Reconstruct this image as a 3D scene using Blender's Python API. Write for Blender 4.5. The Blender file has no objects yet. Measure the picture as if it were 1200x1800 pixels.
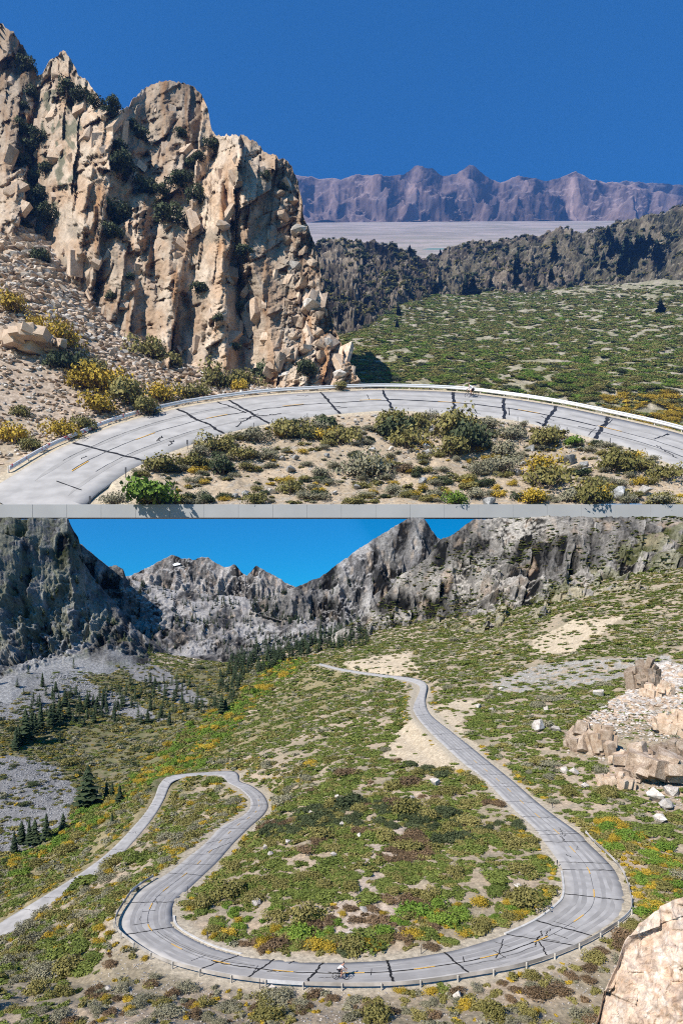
import bpy, bmesh, math, random
import numpy as np
from mathutils import Vector, Matrix, Euler

rng = np.random.default_rng(7)
random.seed(7)
SC = bpy.context.scene
COL = SC.collection
HAZE = 1.15e-5
SA = 20.0                      # the upper terrace country stands far behind the valley and is built at this scale

# ------------------------------------------------------------------ camera
F, VH, CX = 1000.0, 1150.0, 600.0
cam = bpy.data.cameras.new('camera')
cam.sensor_fit = 'HORIZONTAL'; cam.sensor_width = 36.0; cam.lens = 36.0 * F / 1200.0
cam.shift_y = (VH - 900.0) / 1200.0
cam.clip_start = 0.5; cam.clip_end = 150000.0
camo = bpy.data.objects.new('camera', cam); COL.objects.link(camo)
camo.location = (0, 0, 0); camo.rotation_euler = (math.radians(90), 0, 0)
SC.camera = camo

# ------------------------------------------------------------------ sky and sun
TO_SUN = Vector((-0.52, -0.56, 0.645)).normalized()
elev = math.asin(TO_SUN.z); azim = math.atan2(TO_SUN.x, TO_SUN.y)
W = bpy.data.worlds.new('World'); SC.world = W; W.use_nodes = True
wn = W.node_tree.nodes; wl = W.node_tree.links
bg = wn['Background']; bg.inputs[1].default_value = 0.10
sky = wn.new('ShaderNodeTexSky'); sky.sky_type = 'NISHITA'; sky.sun_disc = False
sky.sun_elevation = elev; sky.sun_rotation = azim
sky.altitude = 1500.0; sky.air_density = 1.3; sky.dust_density = 0.0; sky.ozone_density = 5.0
hsn = wn.new('ShaderNodeHueSaturation'); hsn.inputs['Saturation'].default_value = 2.4; hsn.inputs['Value'].default_value = 1.0
wl.new(sky.outputs[0], hsn.inputs['Color']); wl.new(hsn.outputs[0], bg.inputs[0])
sun = bpy.data.lights.new('sun', 'SUN'); sun.energy = 5.0; sun.angle = math.radians(0.5); sun.color = (1.0, 0.94, 0.85)
suno = bpy.data.objects.new('sun', sun); COL.objects.link(suno)
suno.rotation_euler = TO_SUN.to_track_quat('Z', 'Y').to_euler()
suno.location = (-200, -100, 300)
vs = SC.view_settings
vs.view_transform = 'Standard'; vs.look = 'None'; vs.exposure = 0.5; vs.gamma = 1.0; vs.use_curve_mapping = False
SC.cycles.max_bounces = 5; SC.cycles.diffuse_bounces = 2; SC.cycles.glossy_bounces = 1
SC.cycles.transmission_bounces = 1; SC.cycles.volume_bounces = 0; SC.cycles.transparent_max_bounces = 4
SC.cycles.use_adaptive_sampling = False
SC.cycles.use_denoising = False
SC.cycles.filter_width = 1.1
SC.cycles.caustics_reflective = False; SC.cycles.caustics_refractive = False

# ------------------------------------------------------------------ helpers
def P(u, v, D):
    u = np.asarray(u, float); v = np.asarray(v, float); D = np.asarray(D, float)
    return np.stack(np.broadcast_arrays((u - CX) / F * D, D, (VH - v) / F * D), -1)

def UV(p):
    return CX + p[..., 0] / p[..., 1] * F, VH - p[..., 2] / p[..., 1] * F

def tag(o, label=None, cat=None, group=None, kind=None):
    if label: o['label'] = label
    if cat: o['category'] = cat
    if group: o['group'] = group
    if kind: o['kind'] = kind
    return o

_G = np.random.default_rng(3).normal(size=(256, 3)); _G /= np.linalg.norm(_G, axis=1)[:, None]
def ihash(ix, iy, iz, seed):
    h = (ix.astype(np.int64) * 374761393 + iy.astype(np.int64) * 668265263 + iz.astype(np.int64) * 2147483647 % 1274126177 + seed * 974711) & 0xFFFFFFFF
    h = ((h ^ (h >> 13)) * 1274126177) & 0xFFFFFFFF
    h = ((h ^ (h >> 16)) * 2246822519) & 0xFFFFFFFF
    return h ^ (h >> 15)

_PERM = np.random.default_rng(5).permutation(256).astype(np.int32); _PERM = np.concatenate([_PERM, _PERM, _PERM])
_GF = _G.astype(np.float32)
def pn(p, seed=0):
    sh = p.shape[:-1]
    p = (np.asarray(p, np.float64).reshape(-1, 3) + seed * np.array([17.31, 5.77, 31.13]))
    i = np.floor(p); f = (p - i).astype(np.float32); i = i.astype(np.int32) & 255
    w = f * f * f * (f * (f * 6 - 15) + 10)
    fx, fy, fz = f[:, 0], f[:, 1], f[:, 2]
    A = (_PERM[i[:, 0]], _PERM[i[:, 0] + 1])
    def cor(dx, ab, dy, dz):
        g = _GF[_PERM[ab + i[:, 2] + dz]]
        return g[:, 0] * (fx - dx) + g[:, 1] * (fy - dy) + g[:, 2] * (fz - dz)
    r = []
    for dx in (0, 1):
        c = []
        for dy in (0, 1):
            ab = _PERM[A[dx] + i[:, 1] + dy]
            z0 = cor(dx, ab, dy, 0); z1 = cor(dx, ab, dy, 1)
            c.append(z0 + (z1 - z0) * w[:, 2])
        r.append(c[0] + (c[1] - c[0]) * w[:, 1])
    return ((r[0] + (r[1] - r[0]) * w[:, 0]) * 1.6).reshape(sh)

def fbm(p, octs=4, seed=0, gain=0.5):
    a, s, t = 1.0, 0, 0
    for k in range(octs):
        s = s + a * pn(p * (2.03 ** k), seed + k); t += a; a *= gain
    return s / t

def ridged(p, octs=4, seed=0, gain=0.5):
    a, s, t = 1.0, 0, 0
    w = 1.0
    for k in range(octs):
        n = 1 - np.abs(pn(p * (2.07 ** k), seed + k)) * 1.6
        n = np.clip(n, 0, 1) ** 2
        s = s + a * n * w; t += a; a *= gain; w = np.clip(n * 1.6, 0, 1)
    return s / t

def r01(i, j, seed):
    return ihash(i, j, np.zeros_like(i), seed).astype(float) / 4294967295.0

def facet(a, b, seed, tilt=0.6):
    """angular broken rock: a jittered cell pattern, every cell a tilted plane"""
    ia = np.floor(a).astype(np.int64); ib = np.floor(b).astype(np.int64)
    d1 = np.full(a.shape, 9.0); d2 = np.full(a.shape, 9.0)
    o = np.zeros(a.shape)
    for da in (-1, 0, 1):
        for db in (-1, 0, 1):
            ca = ia + da; cb = ib + db
            pa = ca + r01(ca, cb, seed); pb = cb + r01(ca, cb, seed + 1)
            d = np.hypot(a - pa, b - pb)
            val = (r01(ca, cb, seed + 2) - .5) + tilt * ((r01(ca, cb, seed + 3) - .5) * (a - pa) + (r01(ca, cb, seed + 4) - .5) * (b - pb)) * 2
            c = d < d1
            d2 = np.where(c, d1, np.minimum(d2, d)); o = np.where(c, val, o); d1 = np.where(c, d, d1)
    return o, d2 - d1

def planes(a, b, seed, tilt=1.0, k=1.0, sharp=True):
    """continuous broken planes: lower envelope (sharp outer edges) or upper envelope of tilted cells"""
    ia = np.floor(a).astype(np.int64); ib = np.floor(b).astype(np.int64); out = None
    for da in (-1, 0, 1):
        for db in (-1, 0, 1):
            ca = ia + da; cb = ib + db
            x = a - ca - r01(ca, cb, seed); y = b - cb - r01(ca, cb, seed + 1)
            val = (r01(ca, cb, seed + 2) - .5) * .8 + tilt * ((r01(ca, cb, seed + 3) - .5) * x + (r01(ca, cb, seed + 4) - .5) * y) * 2
            val = val + k * (x * x + y * y) if sharp else val - k * (x * x + y * y)
            out = val if out is None else (np.minimum(out, val) if sharp else np.maximum(out, val))
    return out - .35 if sharp else out + .35

def smooth(a, b, x):
    t = np.clip((x - a) / (b - a), 0, 1); return t * t * (3 - 2 * t)

def inpoly(u, v, poly):
    r = np.zeros(u.shape, bool); n = len(poly)
    for k in range(n):
        x1, y1 = poly[k]; x2, y2 = poly[(k + 1) % n]
        c = ((y1 > v) != (y2 > v)) & (u < (x2 - x1) * (v - y1) / (y2 - y1 + 1e-9) + x1)
        r ^= c
    return r

def soft(u, v, poly, seed=0, wob=10.0, sc=30.0):
    q = np.stack([u / sc, v / sc, np.zeros_like(u)], -1)
    return inpoly(u + wob * fbm(q, 3, seed), v + wob * .7 * fbm(q + 31.7, 3, seed + 5), poly)

ALL = []           # every terrain grid, for depth tests
class Grid:
    """grid of points (rows, columns, 3) turned into one mesh object"""
    def __init__(s, pts): s.p = pts
    def build(s, name, mat, col=None, smooth_shade=False, depth=True):
        nr, nc = s.p.shape[:2]
        me = bpy.data.meshes.new(name)
        idx = np.arange(nr * nc).reshape(nr, nc)
        q = np.stack([idx[:-1, :-1], idx[:-1, 1:], idx[1:, 1:], idx[1:, :-1]], -1).reshape(-1, 4)
        me.vertices.add(nr * nc); me.vertices.foreach_set('co', s.p.reshape(-1).astype(np.float32))
        me.loops.add(q.size); me.loops.foreach_set('vertex_index', q.reshape(-1).astype(np.int32))
        me.polygons.add(len(q)); me.polygons.foreach_set('loop_start', (np.arange(len(q)) * 4).astype(np.int32))
        if smooth_shade: me.polygons.foreach_set('use_smooth', np.ones(len(q), bool))
        me.update(calc_edges=True)
        if col is not None:
            at = me.color_attributes.new('col', 'FLOAT_COLOR', 'POINT')
            c4 = np.ones((nr * nc, 4), np.float32); c4[:, :3] = np.clip(col, 0.005, 0.9).reshape(-1, 3)
            at.data.foreach_set('color', c4.reshape(-1))
        me.materials.append(mat)
        o = bpy.data.objects.new(name, me); COL.objects.link(o)
        if depth: ALL.append(s.p)
        s.o = o
        return o
    def normals(s):
        a = np.gradient(s.p, axis=1); b = np.gradient(s.p, axis=0)
        n = np.cross(a, b); n /= np.linalg.norm(n, axis=-1, keepdims=True) + 1e-12
        return np.where(n[..., 2:3] < 0, -n, n)
    def scatter(s, n, dens, seed):
        g = np.random.default_rng(seed)
        p = s.p; c = (p[:-1, :-1] + p[1:, 1:]) / 2
        ar = np.linalg.norm(np.cross(p[:-1, 1:] - p[:-1, :-1], p[1:, :-1] - p[:-1, :-1]), axis=-1)
        u, v = UV(c)
        w = (ar * dens(u, v, c)).ravel()
        if w.sum() <= 0: return np.zeros((0, 3))
        k = g.choice(w.size, size=n, p=w / w.sum())
        r, q = np.divmod(k, p.shape[1] - 1)
        a = g.random((n, 1)); b = g.random((n, 1))
        return (p[r, q] * (1 - a) * (1 - b) + p[r, q + 1] * a * (1 - b) + p[r + 1, q] * (1 - a) * b + p[r + 1, q + 1] * a * b)
    def find(s, u, v):
        """surface point that shows at one place of the picture (nearest layer)"""
        U, V = UV(s.p)
        d = (U - u) ** 2 + (V - v) ** 2
        m = d < max(d.min() * 1.5, 9.0)
        y = np.where(m, s.p[..., 1], 1e9)
        return s.p.reshape(-1, 3)[y.argmin()]

def lines(rows, us, nt, ease=1.0):
    """sheet between poly-lines (u, v, d), lowest first, at columns us"""
    R = []
    for r in rows:
        r = np.array(r, float)
        R.append(np.stack([np.interp(us, r[:, 0], r[:, 1]), np.exp(np.interp(us, r[:, 0], np.log(r[:, 2])))], -1))
    R = np.array(R); k = np.linspace(0, len(R) - 1, nt)
    i = np.minimum(k.astype(int), len(R) - 2); f = (k - i)[:, None]
    v = R[i, :, 0] * (1 - f) + R[i + 1, :, 0] * f
    d = np.exp(np.log(R[i, :, 1]) * (1 - f) + np.log(R[i + 1, :, 1]) * f)
    return np.broadcast_to(us, v.shape), v, d

class RBF:
    def __init__(s, pts, ku=150.0, kd=4.0, lam=1e-3):
        a = np.array(pts, float); s.ku, s.kd = ku, kd
        s.c = np.stack([a[:, 0] / ku, np.log(a[:, 2]) * kd], -1); n = len(a)
        r = np.linalg.norm(s.c[:, None] - s.c[None], axis=-1)
        A = np.zeros((n + 3, n + 3)); A[:n, :n] = s.phi(r) + lam * np.eye(n)
        A[:n, n] = 1; A[:n, n + 1:] = s.c; A[n, :n] = 1; A[n + 1:, :n] = s.c.T
        s.w = np.linalg.solve(A, np.concatenate([a[:, 1], np.zeros(3)]))
    def phi(s, r): return r * r * np.log(r + 1e-9) * 0.35 + r * 0.65 * 0 if False else r
    def __call__(s, u, d):
        q = np.stack([np.asarray(u) / s.ku, np.log(d) * s.kd], -1); sh = q.shape[:-1]; q = q.reshape(-1, 2)
        out = np.zeros(len(q)); n = len(s.c)
        for k in range(0, len(q), 20000):
            b = q[k:k + 20000]
            r = np.linalg.norm(b[:, None] - s.c[None], axis=-1)
            out[k:k + 20000] = s.phi(r) @ s.w[:n] + s.w[n] + b @ s.w[n + 1:]
        return out.reshape(sh)

# ------------------------------------------------------------------ materials
def new_mat(name, rough=0.9):
    m = bpy.data.materials.new(name); m.use_nodes = True
    b = m.node_tree.nodes['Principled BSDF']; b.inputs['Roughness'].default_value = rough
    b.inputs['Specular IOR Level'].default_value = 0.15
    return m, m.node_tree.nodes, m.node_tree.links, b

def mat_ground(name, scale=1.0, bump=0.4, var=0.5, hue=None):
    """colour comes from the mineral / plant cover of each spot, grain and relief from noise"""
    m, n, l, b = new_mat(name, 0.95)
    at = n.new('ShaderNodeAttribute'); at.attribute_name = 'col'
    tc = n.new('ShaderNodeTexCoord')
    nz = n.new('ShaderNodeTexNoise'); nz.inputs['Scale'].default_value = scale; nz.inputs['Detail'].default_value = 8; nz.inputs['Roughness'].default_value = 0.7
    l.new(tc.outputs['Object'], nz.inputs['Vector'])
    mr = n.new('ShaderNodeMapRange'); mr.inputs[1].default_value = 0.3; mr.inputs[2].default_value = 0.7
    mr.inputs[3].default_value = 1 - var; mr.inputs[4].default_value = 1 + var
    l.new(nz.outputs[0], mr.inputs[0])
    vm = n.new('ShaderNodeVectorMath'); vm.operation = 'SCALE'
    l.new(at.outputs['Color'], vm.inputs[0]); l.new(mr.outputs[0], vm.inputs['Scale'])
    l.new(vm.outputs[0], b.inputs['Base Color'])
    bp = n.new('ShaderNodeBump'); bp.inputs['Strength'].default_value = bump; bp.inputs['Distance'].default_value = 0.6 / scale
    l.new(nz.outputs[0], bp.inputs['Height']); l.new(bp.outputs[0], b.inputs['Normal'])
    return m

def mat_rock(name, cols, scale, bump=0.5):
    m, n, l, b = new_mat(name, 0.9)
    tc = n.new('ShaderNodeTexCoord')
    n1 = n.new('ShaderNodeTexNoise'); n1.inputs['Scale'].default_value = scale; n1.inputs['Detail'].default_value = 7; n1.inputs['Roughness'].default_value = 0.65
    n2 = n.new('ShaderNodeTexNoise'); n2.inputs['Scale'].default_value = scale * 9; n2.inputs['Detail'].default_value = 6
    l.new(tc.outputs['Object'], n1.inputs['Vector']); l.new(tc.outputs['Object'], n2.inputs['Vector'])
    cr = n.new('ShaderNodeValToRGB'); el = cr.color_ramp.elements
    while len(el) < len(cols): el.new(0.5)
    for k, c in enumerate(cols):
        el[k].position = 0.3 + 0.4 * k / (len(cols) - 1); el[k].color = (*c, 1)
    l.new(n1.outputs[0], cr.inputs[0])
    oi = n.new('ShaderNodeObjectInfo')
    mr = n.new('ShaderNodeMapRange'); mr.inputs[3].default_value = 0.72; mr.inputs[4].default_value = 1.25
    l.new(oi.outputs['Random'], mr.inputs[0])
    m2 = n.new('ShaderNodeMapRange'); m2.inputs[1].default_value = 0.3; m2.inputs[2].default_value = 0.7; m2.inputs[3].default_value = 0.65; m2.inputs[4].default_value = 1.3
    l.new(n2.outputs[0], m2.inputs[0])
    mu = n.new('ShaderNodeMath'); mu.operation = 'MULTIPLY'; l.new(mr.outputs[0], mu.inputs[0]); l.new(m2.outputs[0], mu.inputs[1])
    vm = n.new('ShaderNodeVectorMath'); vm.operation = 'SCALE'; l.new(cr.outputs[0], vm.inputs[0]); l.new(mu.outputs[0], vm.inputs['Scale'])
    l.new(vm.outputs[0], b.inputs['Base Color'])
    bp = n.new('ShaderNodeBump'); bp.inputs['Strength'].default_value = bump; bp.inputs['Distance'].default_value = 0.15 / scale
    l.new(n2.outputs[0], bp.inputs['Height']); l.new(bp.outputs[0], b.inputs['Normal'])
    return m

def mat_leaf(name, c1, c2):
    m, n, l, b = new_mat(name, 0.75)
    oi = n.new('ShaderNodeObjectInfo')
    ge = n.new('ShaderNodeNewGeometry')
    mx = n.new('ShaderNodeMath'); mx.operation = 'MULTIPLY_ADD'; mx.inputs[1].default_value = 0.55
    l.new(oi.outputs['Random'], mx.inputs[0])
    m2 = n.new('ShaderNodeMath'); m2.operation = 'MULTIPLY'; m2.inputs[1].default_value = 0.45
    l.new(ge.outputs['Random Per Island'], m2.inputs[0]); l.new(m2.outputs[0], mx.inputs[2])
    cr = n.new('ShaderNodeValToRGB'); cr.color_ramp.elements[0].color = (*c1, 1); cr.color_ramp.elements[1].color = (*c2, 1)
    l.new(mx.outputs[0], cr.inputs[0]); l.new(cr.outputs[0], b.inputs['Base Color'])
    b.inputs['Subsurface Weight'].default_value = 0.0
    return m

def mat_plain(name, c, rough=0.6, metal=0.0, noise=0.0, nscale=3.0, c2=None, lo=None):
    m, n, l, b = new_mat(name, rough)
    b.inputs['Base Color'].default_value = (*c, 1); b.inputs['Metallic'].default_value = metal
    tc = n.new('ShaderNodeTexCoord'); nz = n.new('ShaderNodeTexNoise'); nz.inputs['Scale'].default_value = nscale; nz.inputs['Detail'].default_value = 6
    l.new(tc.outputs['Object'], nz.inputs['Vector'])
    cr = n.new('ShaderNodeValToRGB'); cr.color_ramp.elements[0].position = 0.35 if lo is None else lo; cr.color_ramp.elements[1].position = 0.65 if lo is None else lo + .08
    a = tuple(x * (1 - noise) for x in c); d = c2 or tuple(min(1, x * (1 + noise)) for x in c)
    cr.color_ramp.elements[0].color = (*a, 1); cr.color_ramp.elements[1].color = (*d, 1)
    l.new(nz.outputs[0], cr.inputs[0]); l.new(cr.outputs[0], b.inputs['Base Color'])
    return m

M = {}
M['ground'] = mat_ground('valley_ground', 1.6, 0.5, 0.45)
M['ground_far'] = mat_ground('terrace_ground', 1.6 / SA * 2, 0.5, 0.45)
M['mount'] = mat_ground('mountain_rock', 0.4, 1.0, 0.55)
M['mount_far'] = mat_ground('ridge_rock', 0.05, 0.9, 0.5)
M['range'] = mat_ground('range_rock', 0.0006, 0.3, 0.2)
M['cliff'] = mat_ground('cliff_rock', 0.9 / SA, 0.6, 0.3)
M['tan_rock'] = mat_rock('tan_rock', [(.30, .20, .13), (.44, .33, .24), (.54, .45, .36)], 0.8)
M['cliff_slab'] = mat_rock('cliff_slab_rock', [(.36, .25, .165), (.47, .355, .26), (.56, .46, .37)], 1.1)
M['pale_rock'] = mat_rock('pale_rock', [(.34, .29, .25), (.48, .43, .38), (.60, .57, .53)], 0.8)
M['grey_rock'] = mat_rock('grey_rock', [(.17, .165, .16), (.30, .295, .29), (.44, .43, .43)], 0.8)
M['brown_rock'] = mat_rock('brown_rock', [(.16, .11, .075), (.31, .235, .175), (.46, .38, .31)], 0.5)
M['green'] = mat_leaf('manzanita_leaves', (.070, .100, .020), (.190, .215, .050))
M['bright'] = mat_leaf('bright_leaves', (.08, .15, .02), (.19, .26, .04))
M['dark'] = mat_leaf('dark_leaves', (.036, .050, .022), (.095, .110, .050))
M['olive'] = mat_leaf('olive_leaves', (.115, .110, .030), (.27, .23, .08))
M['sage'] = mat_leaf('sage_leaves', (.15, .145, .09), (.31, .285, .19))
M['yellow'] = mat_leaf('yellow_leaves', (.24, .17, .018), (.56, .38, .05))
M['rust'] = mat_leaf('rust_leaves', (.10, .070, .040), (.23, .15, .085))
M['conifer'] = mat_leaf('conifer_needles', (.020, .034, .018), (.055, .075, .034))
M['bark'] = mat_plain('bark', (.09, .065, .045), .9, 0, .4, 8)
M['twig'] = mat_plain('twig', (.16, .12, .09), .9, 0, .4, 8)
M['asphalt'] = mat_plain('old_asphalt', (.345, .33, .315), .9, 0, .14, .55)
M['asphalt_up'] = mat_plain('old_asphalt_upper', (.335, .32, .308), .9, 0, .13, .03)
M['track'] = mat_plain('wheel_track', (.285, .272, .26), .85, 0, .12, .4)
M['track_up'] = mat_plain('wheel_track_upper', (.285, .272, .26), .85, 0, .12, .02)
M['tar'] = mat_plain('tar', (.018, .018, .02), .55, 0, .3, 4)
M['tar_thin'] = mat_plain('tar_thin', (.10, .10, .105), .7, 0, .3, 4)
M['paint'] = mat_plain('yellow_paint', (.62, .36, .07), .7, 0, .2, 6)
M['rail'] = mat_plain('galvanised_rail', (.62, .62, .63), .45, .3, .12, 2)
M['rail_red'] = mat_plain('rail_painted', (.78, .76, .76), .6, 0, .02, .10, (.50, .10, .12), .56)
M['rail_rust'] = mat_plain('rail_weathered', (.36, .33, .29), .7, .1, .3, .5, (.5, .46, .42))
M['post'] = mat_plain('pale_post', (.46, .43, .38), .8, 0, .2, 3)
M['marker'] = mat_plain('dark_marker', (.05, .05, .055), .6, 0, .2, 5)
M['concrete'] = mat_plain('concrete', (.48, .46, .43), .9, 0, .15, 1.5)
M['wall'] = mat_plain('divider_grey', (.33, .33, .33), .95, 0, .05, .02)
M['snow'] = mat_plain('snow', (.85, .87, .9), .8, 0, .03, 1)
M['water'] = mat_plain('lake_water', (.20, .29, .28), .4, 0, .1, .001)

def lerpc(a, b, t):
    return np.asarray(a) * (1 - t[..., None]) + np.asarray(b) * t[..., None]

# ------------------------------------------------------------------ prototypes
def mesh_from(name, verts, faces, mat):
    me = bpy.data.meshes.new(name); me.from_pydata([tuple(x) for x in verts], [], faces); me.update()
    me.materials.append(mat); return me

def bush_mesh(name, mat, seed, leaves=160, h=0.7, size=0.2, loose=0.25, lobes=6):
    """low spreading shrub of unit radius: several lobes of leaf sprays round a twiggy core"""
    g = np.random.default_rng(seed); V = []; Fc = []
    L = []
    for k in range(lobes):
        a = g.random() * 6.28; r = (0.15 + .55 * g.random()) if k else 0
        L.append((r * math.cos(a), r * math.sin(a), h * (.25 + .3 * g.random()), .32 + .22 * g.random()))
    for k in range(leaves):
        cx, cy, cz, cr = L[g.integers(lobes)]
        d = g.normal(size=3); d[2] = abs(d[2]) * 1.0 - 0.25; d /= np.linalg.norm(d)
        rr = cr * (1 - loose * g.random() ** 1.5) * (1 + .25 * g.normal() * loose)
        p = np.array([cx + d[0] * rr, cy + d[1] * rr, max(0.0, cz + d[2] * rr * h * 1.5)])
        nrm = d + g.normal(size=3) * .55; nrm /= np.linalg.norm(nrm)
        t = np.cross(nrm, g.normal(size=3)); t /= np.linalg.norm(t) + 1e-9; b = np.cross(nrm, t)
        s = size * (.6 + .8 * g.random()); n0 = len(V)
        V += [p + t * s, p + b * s * .6 + nrm * s * .2, p - t * s * .9, p - b * s * .65 - nrm * s * .1]
        Fc += [(n0, n0 + 1, n0 + 2), (n0, n0 + 2, n0 + 3)]
    for (cx, cy, cz, cr) in (L if leaves < 400 else []):   # inner leafy body so that the ground does not shine through
        n0 = len(V)
        for j in range(6):
            a = j * 1.047 + g.random(); q = cr * (.5 + .2 * g.random())
            V.append(np.array([cx + q * math.cos(a), cy + q * math.sin(a), max(.02, cz * .35 + .1 * g.random())]))
        V.append(np.array([cx, cy, cz + cr * h * .6]))
        Fc += [(n0 + j, n0 + (j + 1) % 6, n0 + 6) for j in range(6)]
    return mesh_from(name, V, Fc, mat)

def conifer_mesh(name, seed, tiers=13, per=9, slim=0.2, mat='conifer'):
    """crown of unit height: drooping branch sprays in uneven tiers"""
    g = np.random.default_rng(seed); V = []; Fc = []
    for k in range(tiers):
        z = .08 + .90 * (k / tiers) ** .9; rad = slim * (1 - z) ** .8 * (.75 + .5 * g.random()) + .012
        for j in range(per):
            if g.random() < .12: continue
            a = 6.283 * (j + .8 * g.random()) / per; r = rad * (.65 + .5 * g.random()); n0 = len(V)
            c, s = math.cos(a), math.sin(a); w = r * .42; dz = .03 + .05 * g.random()
            V += [(0, 0, z + dz), (c * r * .6 - s * w, s * r * .6 + c * w, z - .01), (c * r, s * r, z - .035 - .02 * g.random()), (c * r * .6 + s * w, s * r * .6 - c * w, z - .01)]
            Fc += [(n0, n0 + 1, n0 + 2), (n0, n0 + 2, n0 + 3)]
    n0 = len(V)
    V += [(.02, 0, .93), (-.012, .018, .93), (-.012, -.018, .93), (0, 0, 1.0)]; Fc += [(n0, n0 + 1, n0 + 3), (n0 + 1, n0 + 2, n0 + 3), (n0 + 2, n0, n0 + 3)]
    return mesh_from(name, V, Fc, M[mat])

def trunk_mesh(name, mat, r0=.016, r1=.004, h=.95):
    V = []; Fc = []
    for k, (z, r) in enumerate(((-.03, r0 * 1.2), (h * .4, (r0 + r1) / 2), (h, r1))):
        for j in range(6): V.append((r * math.cos(j * 1.047), r * math.sin(j * 1.047), z))
    for k in range(2):
        for j in range(6): Fc.append((k * 6 + j, k * 6 + (j + 1) % 6, k * 6 + 6 + (j + 1) % 6, k * 6 + 6 + j))
    return mesh_from(name, V, Fc, mat)

def rock_mesh(name, mat, seed, n=16, flat=.75):
    g = np.random.default_rng(seed); bm = bmesh.new()
    for k in range(n):
        d = g.normal(size=3); d /= np.linalg.norm(d); d *= (.75 + .3 * g.random())
        bm.verts.new((d[0], d[1] * .85, d[2] * flat))
    r = bmesh.ops.convex_hull(bm, input=bm.verts)
    junk = list({e for e in r['geom_interior'] + r['geom_unused'] if isinstance(e, bmesh.types.BMVert)})
    if junk: bmesh.ops.delete(bm, geom=junk, context='VERTS')
    me = bpy.data.meshes.new(name); bm.to_mesh(me); bm.free(); me.materials.append(mat); return me

BUSH = {}
for kd, mt, hh, lo, sz in (('green', 'green', .5, .25, .17), ('bright', 'bright', .6, .25, .15), ('dark', 'dark', .75, .35, .16), ('olive', 'olive', .7, .4, .13),
                           ('sage', 'sage', .65, .45, .11), ('yellow', 'yellow', .75, .45, .12), ('rust', 'rust', .6, .4, .13)):
    BUSH[kd] = [bush_mesh(kd + '_shrub', M[mt], 11 * k + len(kd), 1300, hh, sz * .5, lo, 11) for k in range(3)]
LOWB = {kd: [bush_mesh(kd + '_low_shrub', M[kd], 5 * k + 77 + len(kd), 200, .5, .15, .35, 6) for k in range(3)] for kd in ('green', 'dark', 'olive', 'sage', 'yellow', 'rust', 'bright')}
CON = [conifer_mesh('conifer_crown', k, 17, 11, .20 + .035 * k) for k in range(4)]
CONL = [conifer_mesh('small_conifer', 20 + k, 9, 7, .26 + .04 * k) for k in range(3)]
TRK = trunk_mesh('conifer_trunk', M['bark'])
ROCK = {k: [rock_mesh(k + '_stone', M[k], 31 * j + len(k), 14 + 2 * j, (.85, .7, .55, .95, .6, .75)[j]) for j in range(6)] for k in ('tan_rock', 'pale_rock', 'grey_rock', 'brown_rock')}

def put(name, me, loc, scale, rotz=0.0, label=None, cat=None, group=None, parent=None, tilt=(0, 0)):
    o = bpy.data.objects.new(name, me); COL.objects.link(o)
    if parent is not None: o.parent = parent
    o.location = loc
    o.scale = scale if hasattr(scale, '__len__') else (scale,) * 3
    o.rotation_euler = (tilt[0], tilt[1], rotz)
    return tag(o, label, cat, group)

def stuff(name, protos, pos, scl, rot, label, cat, seed=0, parent=None):
    """one object that sets out uncounted plants or stones over the ground"""
    g = np.random.default_rng(seed); n = len(pos)
    if n == 0: return None
    me = bpy.data.meshes.new(name); me.vertices.add(n); me.vertices.foreach_set('co', np.asarray(pos, np.float32).reshape(-1))
    a = me.attributes.new('scl', 'FLOAT_VECTOR', 'POINT'); a.data.foreach_set('vector', np.asarray(scl, np.float32).reshape(-1))
    a = me.attributes.new('rot', 'FLOAT_VECTOR', 'POINT'); a.data.foreach_set('vector', np.asarray(rot, np.float32).reshape(-1))
    a = me.attributes.new('pick', 'INT', 'POINT'); a.data.foreach_set('value', g.integers(0, len(protos), n).astype(np.int32))
    o = bpy.data.objects.new(name, me); COL.objects.link(o)
    c = bpy.data.collections.new(name + '_kinds')
    for k, p in enumerate(protos):
        c.objects.link(bpy.data.objects.new('%s_kind_%02d' % (name, k), p))
    t = bpy.data.node_groups.new(name, 'GeometryNodeTree')
    t.interface.new_socket('Geometry', in_out='INPUT', socket_type='NodeSocketGeometry')
    t.interface.new_socket('Geometry', in_out='OUTPUT', socket_type='NodeSocketGeometry')
    n_ = t.nodes; l = t.links
    gi = n_.new('NodeGroupInput'); go = n_.new('NodeGroupOutput'); ip = n_.new('GeometryNodeInstanceOnPoints')
    ci = n_.new('GeometryNodeCollectionInfo'); ci.inputs[0].default_value = c; ci.inputs['Separate Children'].default_value = True; ci.inputs['Reset Children'].default_value = True
    l.new(gi.outputs[0], ip.inputs['Points']); l.new(ci.outputs[0], ip.inputs['Instance']); ip.inputs['Pick Instance'].default_value = True
    for nm, ty, so in (('pick', 'INT', 'Instance Index'), ('rot', 'FLOAT_VECTOR', 'Rotation'), ('scl', 'FLOAT_VECTOR', 'Scale')):
        na = n_.new('GeometryNodeInputNamedAttribute'); na.data_type = ty; na.inputs[0].default_value = nm
        l.new(na.outputs[0], ip.inputs[so])
    l.new(ip.outputs[0], go.inputs[0])
    md = o.modifiers.new('set_out', 'NODES'); md.node_group = t
    if parent is not None:
        o.parent = parent; o['kind'] = 'stuff'
    else: tag(o, label, cat, None, 'stuff')
    return o

def rots(n, seed, tilt=0.0):
    g = np.random.default_rng(seed)
    return np.stack([g.normal(size=n) * tilt, g.normal(size=n) * tilt, g.random(n) * 6.283], -1)

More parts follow.
